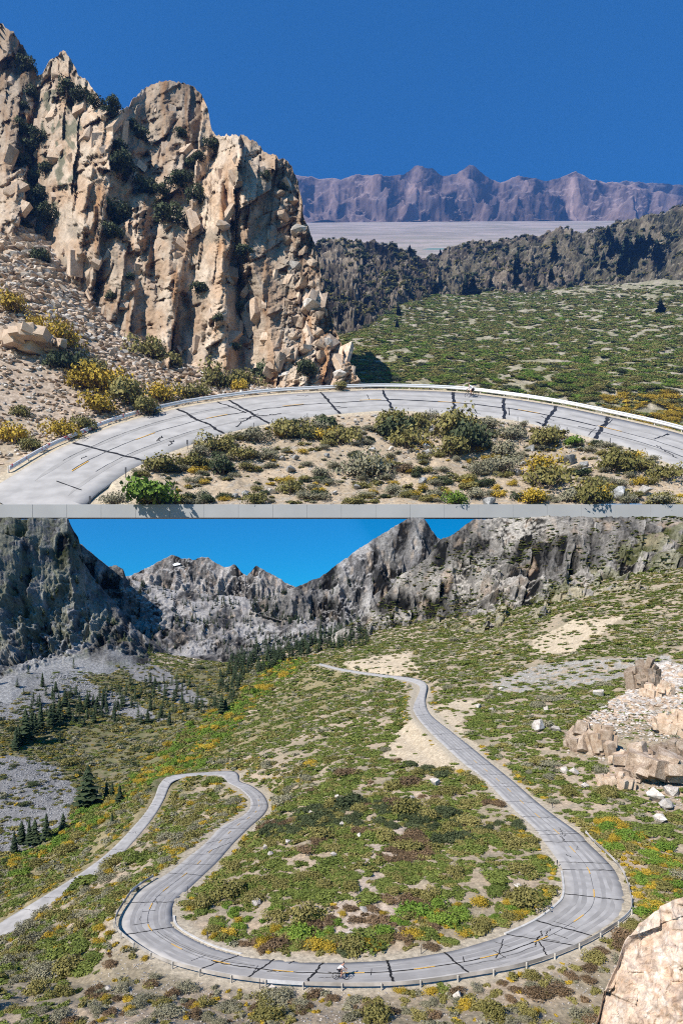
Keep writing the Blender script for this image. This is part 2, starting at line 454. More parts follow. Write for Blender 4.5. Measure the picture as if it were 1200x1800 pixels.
# depth picture of the ground, used to keep single plants to those that can be seen
def zbuf():
    B = np.full((460, 300), 1e9)
    for p in ALL:
        q = p.reshape(-1, 3); u, v = UV(q); i = (v / 4).astype(int); j = (u / 4).astype(int)
        ok = (i >= 0) & (i < 460) & (j >= 0) & (j < 300) & (q[:, 1] > 1)
        np.minimum.at(B, (i[ok], j[ok]), q[ok, 1])
    return B
def visible(B, pos, up, tol=1.06):
    q = np.array(pos); q = q + np.array([0, 0, 1.0]) * np.asarray(up)[:, None]
    u, v = UV(q); i = (v / 4).astype(int); j = (u / 4).astype(int)
    ok = (u > 0) & (u < 1200) & (v > 0) & (v < 1800)
    b = B[np.clip(i, 0, 459), np.clip(j, 0, 299)]
    return ok & (q[:, 1] < b * tol)

# ================================================================== LOWER VALLEY (hairpin road, mountains)
# pairs of road edges: inner (u, v), outer (u, v), height below the camera
RB = [(560,1170,562,1166,-8),(600,1181,603,1176,-11),(662,1191,668,1185.5,-14),(705,1199,718,1191,-16),(726,1207,742,1197,-17.5),(731,1216,750,1206,-18.8),
 (724,1238,747,1232,-20.5),(732,1260,757,1257,-22.5),(758,1290,796,1288,-24.5),(809,1338,857,1338,-26.5),(850,1372,900,1373,-27.8),(899,1420,956,1421,-29),
 (944,1465,1017,1466,-30),(956,1481,1031,1481,-30.2),(982,1517,1070,1519,-30.8),(990,1540,1087,1545,-31),(992,1573,1097,1584,-31.3),(980,1592,1092,1612,-31.6),
 (942,1620,1042,1647,-32),(890,1644,997,1670,-32.2),(835,1662,920,1697,-32.35),(780,1676,827,1715,-32.5),(680,1690,693,1732,-32.8),(567,1694,535,1732,-33.1),
 (482,1688,432,1723,-33.4),(422,1680,347,1707,-33.7),(364,1662,285,1686,-34),(312,1633,225,1647,-34.4),(303,1610,214,1622,-34.7),(306,1588,231,1588,-35),
 (325,1570,250,1565,-35.5),(357,1540,295,1536,-36.3),(382,1516,322,1515,-37),(412,1481,357,1484,-38),(442,1452,392,1452,-39),(465,1430,425,1435,-40),
 (471,1415,440,1417,-40.7),(462,1397,436,1402,-41.5),(442,1382,420,1387,-42.3),(422,1374,400,1376,-43),(419,1364,394,1370,-43.6),(413,1357,392,1366,-44),
 (392,1356,385,1364,-44.3),(360,1358,358,1364,-44.8),(322,1361,325,1367,-45.5),(295,1366,305,1374,-46.3),(280,1380,297,1384,-47),(270,1405,287,1408,-48),
 (246,1440,267,1441,-49.5),(200,1490,225,1491,-51.5),(150,1530,182,1530,-53.2),(66,1583,103,1583,-55),(18,1612,45,1624,-57),(-60,1660,-30,1675,-59),(-150,1720,-110,1738,-61)]

def edges(rows):
    a, b = [], []
    for (ua, va, ub, vb, z) in rows:
        a.append(P(ua, va, z * F / (VH - va))); b.append(P(ub, vb, z * F / (VH - vb)))
    return np.array(a), np.array(b)

def catmull(p, k):
    q = np.concatenate([[2 * p[0] - p[1]], p, [2 * p[-1] - p[-2]]]); out = []
    for i in range(1, len(q) - 2):
        for t in np.arange(k) / k:
            a, b, c, d = q[i - 1], q[i], q[i + 1], q[i + 2]
            out.append(.5 * (2 * b + (c - a) * t + (2 * a - 5 * b + 4 * c - d) * t * t + (3 * b - a - 3 * c + d) * t ** 3))
    out.append(p[-1]); return np.array(out)

KR = 8
class Road:
    def __init__(s, a, b, shear=0.0):
        s.sh = shear; s.a = catmull(a, KR); s.b = catmull(b, KR); s.c = (s.a + s.b) / 2
    def at(s, t, w):
        k = np.clip(np.asarray(t, float) * KR, 0, len(s.a) - 1.001); i = k.astype(int); f = (k - i)[..., None]
        w = np.asarray(w, float)[..., None]
        A = s.a[i] * (1 - f) + s.a[i + 1] * f; B = s.b[i] * (1 - f) + s.b[i + 1] * f
        return A * (1 - w) + B * w
    def dist(s, xy, shear=0.0):
        """distance from the pavement's middle line, in half widths' metres, with the road height there"""
        sh = xy.shape[:-1]; q = xy.reshape(-1, 2); D = np.full(len(q), 1e9); Z = np.zeros(len(q)); T = np.zeros(len(q))
        c = s.c[::3]; hw = (np.linalg.norm((s.a - s.b)[:, :2], axis=1) / 2)[::3]; c = np.array(c); c[:, 2] -= shear * c[:, 1]
        for i in range(len(c) - 1):
            p0 = c[i, :2]; d = c[i + 1, :2] - p0; L = d @ d + 1e-9
            t = np.clip(((q - p0) @ d) / L, 0, 1)
            e = np.linalg.norm(q - p0 - t[:, None] * d, axis=1) - (hw[i] * (1 - t) + hw[i + 1] * t)
            m = e < D
            D[m] = e[m]; Z[m] = (c[i, 2] * (1 - t) + c[i + 1, 2] * t)[m]; T[m] = ((i + t) * 3 / KR)[m]
        Z = Z + shear * q[:, 1]
        return D.reshape(sh), Z.reshape(sh), T.reshape(sh)
    def ribbon(s, t, w, width, lift):
        """flat strip along (t, w) lying on the pavement"""
        p = s.at(t, w); d = np.gradient(p, axis=0); n = np.stack([-d[:, 1], d[:, 0], 0 * d[:, 0]], -1); n /= np.linalg.norm(n, axis=1)[:, None] + 1e-9; n[:, 2] = s.sh * n[:, 1]
        width = np.asarray(width) * np.ones(len(p))
        L = p + n * width[:, None] / 2; R = p - n * width[:, None] / 2
        V = np.concatenate([L, R]) + np.array([0, 0, lift]); k = len(p)
        return V, [(i, i + 1, k + i + 1, k + i) for i in range(k - 1)]

def build_road(rd, name, mat, lift, label, clip=None):
    na = 7; ws = np.linspace(0, 1, na)
    G = np.stack([rd.a * (1 - w) + rd.b * w for w in ws], 1); G[..., 2] += lift
    if clip is not None:
        keep = G[:, :, 1].max(1) > clip; i0 = max(0, np.argmax(keep) - 1); G = G[i0:]
        near = G[..., 1] < clip
        # the pavement ends at the grey stand-in wall
        bmx = np.array(G); G = bmx
    # slab: top sheet with down-turned edges
    e0 = G[:, :1].copy(); e0[..., 2] -= lift * 3; e1 = G[:, -1:].copy(); e1[..., 2] -= lift * 3
    G = np.concatenate([e0, G, e1], 1)
    o = Grid(G).build(name, mat, depth=False)
    if clip is not None:
        bm = bmesh.new(); bm.from_mesh(o.data)
        bmesh.ops.bisect_plane(bm, geom=bm.verts[:] + bm.edges[:] + bm.faces[:], plane_co=(0, clip, 0), plane_no=(0, 1, 0), clear_inner=True)
        bm.to_mesh(o.data); bm.free()
    tag(o, label, 'road', None, 'structure')
    return o

def strip(name, rd, t, w, width, lift, mat, parent):
    V, Fc = rd.ribbon(np.asarray(t, float), np.asarray(w, float), width, lift)
    o = bpy.data.objects.new(name, mesh_from(name, V, Fc, mat)); COL.objects.link(o); o.parent = parent
    return o

def seam(rd, t0, w0, t1, w1, width, lift, mat, parent, wig=.03, n=22, seed=0):
    g = np.random.default_rng(seed); k = np.linspace(0, 1, n)
    x = np.stack([k * 6, np.full(n, seed * 1.7), np.zeros(n)], -1); y = fbm(x, 4, seed)
    y = y * np.minimum(1, 6 * np.minimum(k, 1 - k) + .2)
    t = t0 + (t1 - t0) * k; w = w0 + (w1 - w0) * k
    if abs(w1 - w0) > .45: t = t + y * wig * 2.2
    else: w = w + y * wig * 3
    return strip('tar_seam', rd, t, w, width * (.7 + .6 * g.random(n)), lift, mat, parent)

aB, bB = edges(RB)
for k_, (d0_, d1_) in enumerate([(425, 432), (392, 399), (352, 359), (322, 329), (300, 305), (282, 286), (240, 243)]):
    aB[k_] = P(RB[k_][0], RB[k_][1], d0_); bB[k_] = P(RB[k_][2], RB[k_][3], d1_)
roadB = Road(aB, bB)
road_lo = build_road(roadB, 'road', M['asphalt'], 0.06, 'grey cracked hairpin road winding down through the green valley')

ctrl = []
for k in range(0, len(RB), 1):
    c = (aB[k] + bB[k]) / 2; u, v = UV(c); ctrl.append((float(u), float(v), float(c[1])))
ctrl += [(-300,1775,54),(-100,1790,50),(150,1800,49),(450,1800,49.5),(750,1800,49.5),(1000,1795,49.5),(1200,1790,48),(1450,1790,46),
 (80,1740,60),(20,1700,75),(120,1690,72),(180,1660,80),(60,1640,95),(150,1600,98),(230,1540,112),(300,1480,122),(380,1420,150),(-200,1640,100),
 (1150,1640,66),(1150,1500,86),(1180,1560,76),(1100,1450,98),(1400,1500,80),(1000,1400,112),(1180,1400,112),(1400,1380,110),
 (1100,1300,150),(950,1300,155),(1300,1280,150),(850,1250,215),(1180,1200,230),(950,1200,260),(800,1190,300),(1000,1120,350),(1180,1085,345),(1400,1060,330),(850,1150,360),(720,1150,420),
 (600,1150,520),(450,1280,300),(550,1210,380),(620,1250,262),(520,1330,200),(600,1340,160),(690,1330,162),(660,1280,215),
 (640,1420,113),(560,1480,95),(640,1550,78),(520,1400,138),(480,1480,106),(420,1540,90),(420,1640,70),(700,1450,101),(800,1450,103),(850,1550,77),(750,1620,68),(550,1630,69),
 (340,1420,172),(240,1490,160),(100,1540,160),(40,1500,205),(200,1405,265),(330,1290,345),(390,1248,420),(480,1166,590),
 (150,1340,325),(50,1350,300),(-200,1400,240),(50,1250,400),(150,1250,425),(250,1240,440),(300,1205,500),(100,1185,480),(380,1180,570),(-200,1250,380),(250,1300,370),
 (540,1140,620),(400,1160,660),(200,1160,560),(700,1120,520),(850,1112,460),(1000,1075,400),(1180,1050,380),(1400,1020,360)]
fB = RBF(ctrl, 150.0, 5.0)
us = np.linspace(-260, 1460, 520)
ds = np.exp(np.linspace(math.log(42.0), math.log(640), 430))
U, D = np.meshgrid(us, ds); V = fB(U, D)
p = P(U, V, D)
dR, zR, tR = roadB.dist(p[..., :2])
bump = fbm(p * .06, 4, 2) * 1.6 + fbm(p * .35, 4, 9) * .35
k = smooth(.6, 7.0, dR)
p[..., 2] = (p[..., 2] + bump * smooth(1, 14, dR)) * k + (zR + .035) * (1 - k)
p[..., 2] -= .3 * smooth(-0.3, -1.2, dR)
p[..., 2] += np.clip(fbm(p * 1.2, 3, 4), 0, 1) * .25 * smooth(1.0, 3, dR)
U, V = UV(p)
# cover: soil, gravel, dry grass, brush litter
n1 = fbm(p * .05, 4, 20); n2 = fbm(p * .3, 4, 21); n3 = fbm(p * 1.1, 3, 22)
soil = lerpc((.40, .31, .22), (.30, .25, .18), smooth(-.3, .4, n2))
dry = lerpc((.26, .21, .11), (.17, .15, .07), smooth(-.3, .4, n3))
col = lerpc(soil, (.22, .19, .12), smooth(-.2, .3, n1) * .6)
col = np.where((soft(U, V, [(0,1640),(420,1330),(700,1180),(560,1150),(440,1260),(330,1350),(0,1560)], 3))[..., None], lerpc(col, dry, np.full(U.shape, .8)), col)
vall = soft(U, V, [(-300,1200),(120,1190),(420,1165),(500,1160),(420,1280),(330,1360),(130,1480),(-300,1700)], 4, 20)
col = np.where(vall[..., None], lerpc(col, lerpc((.15, .13, .07), (.10, .11, .04), smooth(-.2, .2, n2)), np.full(U.shape, .85)), col)
scree = (soft(U, V, [(-300,1330),(20,1330),(110,1350),(140,1400),(120,1440),(60,1490),(-300,1560)], 6, 14)
         | soft(U, V, [(-300,1110),(40,1150),(140,1190),(260,1245),(300,1270),(200,1262),(120,1225),(60,1260),(-300,1330)], 7, 14)
         | soft(U, V, [(120,1100),(200,1120),(330,1205),(370,1240),(310,1235),(220,1180)], 8, 12))
col = np.where(scree[..., None], lerpc((.145, .14, .138), (.235, .228, .222), smooth(-.4, .4, n3)), col)
sand = (soft(U, V, [(690,1290),(735,1258),(770,1300),(860,1360),(820,1355),(720,1345),(670,1335)], 9, 6)
        | soft(U, V, [(745,1245),(790,1235),(850,1225),(830,1260),(800,1275),(845,1310),(880,1370),(860,1355),(800,1300)], 10, 10)
        | soft(U, V, [(930,1130),(1000,1090),(1100,1085),(1050,1120),(1000,1150),(940,1150)], 11, 14)
        | soft(U, V, [(600,1165),(720,1145),(740,1185),(690,1190),(620,1180)], 12, 8))
col = np.where(sand[..., None], lerpc((.52, .43, .31), (.40, .32, .22), smooth(-.3, .4, n3)), col)
rocky = soft(U, V, [(860,1200),(960,1165),(1180,1150),(1190,1175),(1000,1210),(880,1220)], 14, 12)
col = np.where((rocky & (n2 > -.15))[..., None], lerpc((.36, .34, .31), (.25, .225, .18), smooth(-.3, .3, n3)), col)
knoll = soft(U, V, [(620,1450),(700,1420),(760,1500),(700,1620),(640,1690),(560,1660),(590,1560)], 15, 18)
col = np.where(knoll[..., None], lerpc((.44, .36, .29), (.34, .27, .2), smooth(-.3, .4, n3)), col)
sh = smooth(2.6, .6, dR) * (tR < 41)
col = lerpc(col, (.42, .36, .27), sh * .9)
terrB = Grid(p); terrB.dR = dR
go = terrB.build('ground', M['ground'], col)
tag(go, 'sandy brush-covered ground of the valley round the hairpin road', 'ground', None, 'structure')

# ---- mountains of the lower valley
def mountain(name, rows, us, nt, amp, scale, mat, pal, label, seed, back=60, crest=.35, aniso=.5, facetpx=None, tree=None, greens=None, jag=5.0, low=0.0, streak=.3):
    rows = [list(r) for r in rows]
    top = np.array(rows[-1], float)
    bk = top.copy(); bk[:, 1] += back; bk[:, 2] *= 1.25
    n1 = nt; u, v, d = lines(rows, us, n1)
    ub, vb, db = lines([top, bk], us, max(6, nt // 8))
    t = np.concatenate([np.linspace(0, 1, n1), np.full(len(vb) - 1, 1.0)])
    tb = np.concatenate([np.zeros(n1), np.linspace(0, 1, len(vb))[1:]])
    u = np.concatenate([u, ub[1:]]); v = np.concatenate([v, vb[1:]]); d = np.concatenate([d, db[1:]])
    v = v + jag * (fbm(np.stack([us / 16, us * 0, us * 0 + seed], -1), 5, seed + 70, .65)[None] * (t ** 3)[:, None])
    p = P(u, v, d); H = np.mean(d)
    q = np.stack([p[..., 0], p[..., 1] * .5, p[..., 2] * aniso], -1) / scale
    r = ridged(q, 5, seed) - .45
    f = fbm(q * 5, 4, seed + 9)
    w = (smooth(low, .22 + low, t) * (1 - (1 - crest) * smooth(.6, 1.0, t)))[:, None]
    fa = planes(u / 15 + f * .3 + v * .01, v / 24 + .2 * r, seed + 3, 1.8, .5, True) * 1.3; fe = np.ones_like(fa)
    fb, fc = facet(u / 3.6 + f, v / 5, seed + 13, .9)
    px = H / F
    s = amp * px
    r2 = ridged(q * 3.3 + 9, 4, seed + 2) - .45
    disp = s * (r * 1.5 + r2 * .7 + f * .45) + (facetpx or 3.0) * px * (fa * 1.1 + fb * .5 - .5 * (fe < .07))
    p[..., 1] -= disp * w * .75
    p[..., 2] += disp * w * .55 * (1 - .6 * smooth(.9, 1, t))[:, None] * (tb[:, None] == 0)
    p[..., 0] += fbm(q * 3 + 40, 3, seed + 20) * px * 3 * w
    g = Grid(p); N = g.normals()
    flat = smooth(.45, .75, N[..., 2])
    mx = smooth(-.35, .35, fbm(q * 2.3, 4, seed + 30))
    c = lerpc(pal[0], pal[1], mx)
    c = c * (1 + .35 * fa + .25 * fb)[..., None]
    c = lerpc(c, pal[2], smooth(.1, .5, fbm(q * 7 + 11, 4, seed + 33)) * .8)
    st = fbm(np.stack([u / 13, v / 160, u * 0], -1), 4, seed + 80, .6); c = c * (1 + streak * np.clip(st, -.7, .9))[..., None]
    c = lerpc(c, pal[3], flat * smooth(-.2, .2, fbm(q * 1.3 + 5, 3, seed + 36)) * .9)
    if greens:
        for (poly, gc, amt) in greens:
            m = soft(u, v, poly, seed + 50, 14, 25) & (fbm(q * 9 + 3, 3, seed + 55) > -.12)
            c = np.where(m[..., None], lerpc(c, gc, np.full(m.shape, amt)), c)
    g.t = t; o = g.build(name, mat, c)
    tag(o, label, 'mountain', None, 'structure')
    return g

GREY = [(.21, .20, .20), (.31, .295, .28), (.33, .27, .22), (.32, .305, .295)]
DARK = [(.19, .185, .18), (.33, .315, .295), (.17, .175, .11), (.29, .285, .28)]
PALE = [(.28, .26, .25), (.38, .35, .325), (.35, .27, .22), (.37, .355, .345)]
mF = mountain('mountain', [[(150,1075,880),(300,1080,880),(420,1075,880),(620,1085,880)],
   [(150,1020,955),(225,1013,955),(240,1004,955),(262,997,955),(285,982,955),(300,973,955),(318,980,955),(330,983,955),(365,979,955),(392,997,955),(413,993,955),(428,1008,950),(434,1012,950),(450,993,945),(465,1001,945),(482,1011,945),(500,1023,945),(525,1032,945),(620,1050,945)]],
   np.linspace(150, 620, 330), 110, 16, 40, M['mount'], PALE, 'distant pale jagged mountain crest at the head of the valley', 5, 40, .25, .35)
mC = mountain('mountain', [[(440,1075,800),(560,1112,740),(620,1135,700),(700,1120,690),(860,1060,700)],
   [(440,1062,810),(525,1029,815),(560,1016,820),(600,986,825),(650,951,830),(690,926,830),(720,910,832),(745,909,832),(770,945,835),(800,962,835),(860,985,835)]],
   np.linspace(440, 860, 320), 150, 30, 70, M['mount'], GREY, 'grey pointed mountain rising behind the rocky right hand slope', 8, 60, .2, .4)
mV = mountain('hillside', [[(140,1150,600),(300,1160,640),(400,1170,640),(500,1165,640),(660,1155,590)],
   [(140,1080,760),(300,1090,760),(420,1105,740),(520,1100,740),(660,1110,680)],
   [(140,1000,880),(200,1010,880),(300,1036,900),(400,1047,900),(450,1052,890),(520,1050,880),(580,1068,840),(660,1090,800)]],
   np.linspace(140, 660, 330), 130, 10, 45, M['mount'], GREY, 'wooded rocky benches climbing to the head of the valley', 12, 40, .4, .5)
m2 = mountain('mountain', [[(60,1150,692),(200,1135,695),(300,1158,690),(430,1180,690)],
   [(60,935,740),(128,948,740),(142,957,742),(165,975,745),(190,996,748),(199,991,750),(215,999,752),(221,1015,755),(260,1046,760),(330,1090,765),(430,1130,770)]],
   np.linspace(60, 430, 260), 150, 14, 40, M['mount'], GREY, 'grey rocky spur with a blunt tower behind the shaded mountain', 15, 60, .3, .5)
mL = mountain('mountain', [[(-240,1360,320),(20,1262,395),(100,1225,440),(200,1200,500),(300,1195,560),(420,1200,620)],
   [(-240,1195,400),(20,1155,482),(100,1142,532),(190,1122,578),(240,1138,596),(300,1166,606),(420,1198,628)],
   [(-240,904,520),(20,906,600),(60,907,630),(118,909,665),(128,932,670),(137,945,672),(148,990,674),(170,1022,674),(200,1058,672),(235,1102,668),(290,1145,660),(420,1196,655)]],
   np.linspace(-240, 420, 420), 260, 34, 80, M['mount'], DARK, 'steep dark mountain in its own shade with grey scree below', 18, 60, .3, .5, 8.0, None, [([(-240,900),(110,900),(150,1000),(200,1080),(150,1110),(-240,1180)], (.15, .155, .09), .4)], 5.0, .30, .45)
mR = mountain('mountain', [[(560,1150,590),(600,1146,560),(700,1132,500),(850,1122,440),(950,1104,400),(1200,1072,360),(1460,1040,330)],
   [(560,1144,600),(600,1136,585),(700,1106,560),(850,1078,518),(950,1058,478),(1200,1022,428),(1460,998,388)],
   [(560,1125,610),(600,1106,612),(635,1086,616),(675,1050,622),(700,1012,628),(750,980,635),(775,946,640),(800,935,640),(820,918,640),(835,909,640),(900,907,625),(1000,906,590),(1200,905,540),(1460,905,490)]],
   np.linspace(560, 1460, 640), 260, 40, 85, M['mount'], [(.22, .205, .19), (.35, .32, .285), (.30, .23, .175), (.40, .365, .32)], 'craggy grey mountainside rising above the upper road', 22, 60, .4, .6, 6.0, None,
   [([(820,1150),(900,1060),(1000,1020),(1100,950),(1200,915),(1460,900),(1460,1100),(1200,1110),(950,1140)], (.17, .17, .08), .45), ([(560,1170),(700,1098),(850,1068),(1000,1040),(1200,1010),(1460,985),(1460,1100),(900,1150)], (.33, .285, .20), .8),
    ([(600,1160),(700,1108),(900,1080),(950,1100),(860,1140),(700,1150)], (.19, .18, .10), .5)])

# ================================================================== UPPER TERRACE (cliff, road bend, far range)
HA = 25.7
def dA(v): return HA * 1000.0 / (v - 395.0)
RA = [(150,965,-30,868),(148,892,24,836),(205,843,82,801),(258,812,128,779),(322,787,215,744),(394,763,316,718),(474,745,402,704),(535,735,480,695),(598,728,563,690),(690,722,672,686),(797,729,797,690),(886,737,886,700),(954,750,977,714),(1046,772,1069,733),(1130,797,1180,759),(1235,842,1300,797),(1330,890,1420,845)]
aA = np.array([P(r[0], r[1], dA(r[1]) * SA) for r in RA]); bA = np.array([P(r[2], r[3], dA(r[3]) * SA) for r in RA])
roadA = Road(aA, bA, (VH - 395.0) / F)
Y0 = 52.05 * SA
ctl = []
for k in range(len(RA)):
    c = (aA[k] + bA[k]) / 2; u, v = UV(c); ctl.append((float(u), float(v), float(c[1]) / SA))
for v_ in (890.5,):
    for u_ in (-250, 0, 200, 400, 600, 800, 1000, 1200, 1450): ctl.append((u_, 889.2, 52.0))
ctl += [(400,825,60),(600,805,63),(800,805,63),(1000,820,61),(600,755,71),(800,755,71.5),(300,870,54.5),
 (20,650,78),(20,560,86),(20,500,92),(20,440,99),(-250,420,95),(-250,600,80),(-250,760,66),(110,640,81),(150,700,77),(60,760,70),(200,660,84),(120,560,91),(200,600,93),(270,670,86),(330,680,88),(330,660,91),(430,680,91),(520,682,93),(620,682,95),(70,455,99),
 (200,560,104),(330,620,104),(430,650,104),(20,400,106),
 (660,700,97),(800,710,98),(900,722,97),(1000,745,95),(1150,790,90),(1300,840,84),(700,760,108),(900,790,108),(1150,850,108),(1450,900,100)]
fA = RBF(ctl, 150.0, 6.0)
us = np.linspace(-230, 1430, 540); ds = np.exp(np.linspace(math.log(52.06), math.log(108), 330))
U, D = np.meshgrid(us, ds); V = fA(U, D); p = P(U, V, D * SA); pl = p / SA
dR, zR, tR = roadA.dist(p[..., :2], (VH - 395.0) / F); dR = dR / SA
bump = fbm(pl * .09, 4, 102) * .9 + fbm(pl * .5, 4, 109) * .35 - .35
front = smooth(52.06, 54.5, D)
k = smooth(.5, 5.0, dR)
p[..., 2] = (p[..., 2] + SA * bump * smooth(.8, 9, dR) * front) * k + (zR + .035 * SA) * (1 - k)
p[..., 2] -= .3 * SA * smooth(-.3, -1.0, dR)
p[..., 2] += SA * np.clip(fbm(pl * 1.5, 3, 104), 0, 1) * .3 * smooth(.8, 2.5, dR) * front
U, V = UV(p)
n2 = fbm(pl * .3, 4, 121); n3 = fbm(pl * 1.3, 3, 122)
col = lerpc((.40, .31, .215), (.31, .245, .17), smooth(-.35, .35, n2)); col = lerpc(col, (.30, .27, .23), smooth(.0, .4, n3) * .7)
tal = (U < 480) & (V < 740) & (dR > .8)
col = np.where(tal[..., None], lerpc((.40, .32, .25), (.30, .23, .17), smooth(-.3, .3, n3)), col)
col = lerpc(col, (.44, .37, .27), smooth(1.8, .3, dR) * .9)
terrA = Grid(p); terrA.dR = dR
o = terrA.build('hillside', M['ground_far'], col); tag(o, 'sandy terrace with talus round the sweeping upper road bend', 'ground', None, 'structure')
road_up = build_road(roadA, 'road', M['asphalt_up'], .06 * SA, 'grey cracked road sweeping round below the tan granite cliff', Y0)

# grey wall standing in for the gap between upper and lower views
def box_mesh(name, x0, x1, y0, y1, z0, z1, mat, bev=0.0):
    bm = bmesh.new(); bmesh.ops.create_cube(bm, size=1)
    for v in bm.verts: v.co = ((x0 + x1) / 2 + v.co.x * (x1 - x0), (y0 + y1) / 2 + v.co.y * (y1 - y0), (z0 + z1) / 2 + v.co.z * (z1 - z0))
    if bev: bmesh.ops.bevel(bm, geom=bm.edges[:], offset=bev, segments=1, affect='EDGES')
    me = bpy.data.meshes.new(name); bm.to_mesh(me); bm.free(); me.materials.append(mat); return me
wy = Y0 - 9
zt = (VH - 887.5) / F * wy; zb = (VH - 911) / F * wy
wr = bpy.data.objects.new('view_divider', None); COL.objects.link(wr); wr.location = (0, wy, zb)
tag(wr, 'long plain grey stand-in wall along the front of the terrace', 'wall')
pw = 62.0
for k in range(-15, 15):
    o = bpy.data.objects.new('wall_panel', box_mesh('wall_panel', k * pw + .12, (k + 1) * pw - .12, -4 - .06 * ((k * 7) % 3), 4, 0, zt - zb, M['wall'], .25)); COL.objects.link(o); o.parent = wr
o = bpy.data.objects.new('wall_core', box_mesh('wall_core', -15 * pw, 15 * pw, -3.4, 8.5, .6, zt - zb - .6, M['wall'])); COL.objects.link(o); o.parent = wr

# ---- the granite cliff
crest = np.array([(-160,-60),(-60,10),(0,45),(20,62),(38,85),(50,112),(62,136),(70,133),(85,110),(100,98),(110,90),(122,105),(135,132),(150,141),(165,160),(180,180),(205,190),(224,187),(232,174),(245,163),(262,155),(285,148),(312,149),(335,158),(355,175),(364,200),(369,228),(378,238),(388,241),(395,235),(420,240),(440,250),(454,256),(459,270),(480,273),(500,287),(512,300),(524,330),(528,380),(545,420),(556,450),(562,490),(575,540),(585,580),(603,620),(618,650),(636,680)], float)
base = np.array([(-160,380),(20,455),(70,468),(120,540),(170,596),(200,618),(330,672),(430,692),(520,698),(640,706)], float)
us = np.concatenate([np.arange(-120, 480, 1.7), np.arange(480, 640, 1.0)])
vc = np.interp(us, crest[:, 0], crest[:, 1]); vb = np.interp(us, base[:, 0], base[:, 1])
vc += fbm(np.stack([us / 13, us * 0, us * 0], -1), 5, 61, .7) * 11
vc = np.minimum(vc, vb - 3)
nt = 360; tt = np.linspace(0, 1, nt)[:, None]
v = vb * (1 - tt) + vc * tt; u = np.broadcast_to(us, v.shape)
d = 90.5 + (700 - v) * .032
ribs = [([(110,88),(140,180),(150,330),(168,430),(205,610)], 6.0, .085, .045), ([(10,40),(5,300),(0,440)], 4.0, .06, .11),
        ([(285,145),(290,230),(300,300)], 3.2, .07, .05), ([(300,380),(295,480),(300,660)], 5.0, .12, .06), ([(345,420),(355,640)], 4.2, .08, .06),
        ([(400,232),(412,300),(432,430),(462,540),(492,660)], 7.5, .22, .055), ([(225,330),(235,420),(228,600)], 3.4, .06, .05),
        ([(385,330),(390,420),(395,640)], 3.6, .06, .30), ([(500,290),(520,400),(545,520),(590,680)], 4.0, .05, .10)]
prot = np.full(v.shape, 0.0)
wob = fbm(np.stack([u / 60, v / 60, u * 0], -1), 3, 66) * 12
for (ln, h, sl, sr) in ribs:
    ln = np.array(ln, float); ur = np.interp(v, ln[:, 1], ln[:, 0]) + wob
    top = smooth(ln[0, 1] - 40, ln[0, 1] + 15, v)
    e = h - np.where(u < ur, (ur - u) * sl, (u - ur) * sr)
    prot = np.maximum(prot, e * top)
for (ln, h, w) in [([(66,130),(50,230),(55,330),(75,440),(110,520)], 3.5, 14), ([(225,185),(222,250),(240,330),(205,390),(250,520),(258,610)], 2.6, 11),
                   ([(374,240),(362,300),(350,350),(340,480)], 3.0, 9), ([(392,330),(408,400),(417,470),(424,560),(420,640)], 4.5, 9), ([(458,258),(470,330)], 1.6, 8), ([(130,480),(210,540)], 1, 8)]:
    ln = np.array(ln, float); ur = np.interp(v, ln[:, 1], ln[:, 0]) + wob * .7
    m = smooth(ln[0, 1] - 20, ln[0, 1] + 10, v) * smooth(ln[-1, 1] + 30, ln[-1, 1], v)
    prot -= .7 * h * m * np.exp(-((u - ur) / w) ** 2)
warp = fbm(np.stack([u / 40, v / 40, u * 0], -1), 3, 70)
sh_ = u + v * .12
f1 = planes(sh_ / 75 + warp * .12, v / 290 + warp * .1, 71, 1.9, .45, True)
f2 = planes(sh_ / 27 + warp * .2, v / 105 + u * .006, 81, 1.9, .5, False)
f2b = planes(sh_ / 13 + 3 + warp * .2, v / 36 + u * .012, 84, 1.9, .6, True)
f3, e3 = facet(u / 11 + warp, v / 8 + u * .04, 91, 1.0)
f4, e4 = facet(u / 5, v / 4 + u * .05, 95, 1.0)
edge = smooth(470, 530, u)
blk = smooth(.08, .3, fbm(np.stack([u / 55, v / 55, u * 0], -1), 3, 77)) * (1 - edge) + edge
dsp = prot + f1 * 4.4 + f2 * 1.7 + f2b * (.62 + .6 * blk) + f3 * (.16 + .62 * blk) + f4 * (.10 + .14 * blk) - .25 * smooth(.10, 0, e3) * blk - 1.0 * smooth(.05, 0, np.abs(pn(np.stack([u / 55 + v / 300, v / 190, u * 0], -1), 88))) * smooth(-.1, .2, pn(np.stack([u / 80, v / 80, u * 0 + 4], -1), 89)) + fbm(np.stack([u / 10, v / 26, u * 0], -1), 5, 75, .65) * .55
d = d - dsp * smooth(0, .04, tt)
bt = np.linspace(0, 1, 14)[1:, None]
vbk = vc + bt * 60; dbk = d[-1] + bt * 26; ubk = np.broadcast_to(us, vbk.shape)
roundr = smooth(540, 640, u)
uu = np.concatenate([u + f2 * 2 * smooth(.1, .3, tt), ubk]); vv = np.concatenate([v + f1 * 4 * smooth(.95, 1, tt) + f2 * 3.0 * smooth(.96, 1, tt), vbk + f1[-1] * 4 + f2[-1] * 3]); dd = np.concatenate([d, dbk])
pc = P(uu, vv, dd * SA)
g = Grid(pc)
X = np.stack([uu / 30, vv / 45, uu * 0], -1)
c = lerpc((.45, .315, .21), (.56, .45, .345), smooth(-.3, .3, fbm(X, 4, 131)))
c = lerpc(c, (.35, .19, .09), smooth(.05, .45, fbm(X * np.array([1.6, .35, 1]) + 7, 4, 135)) * .9)
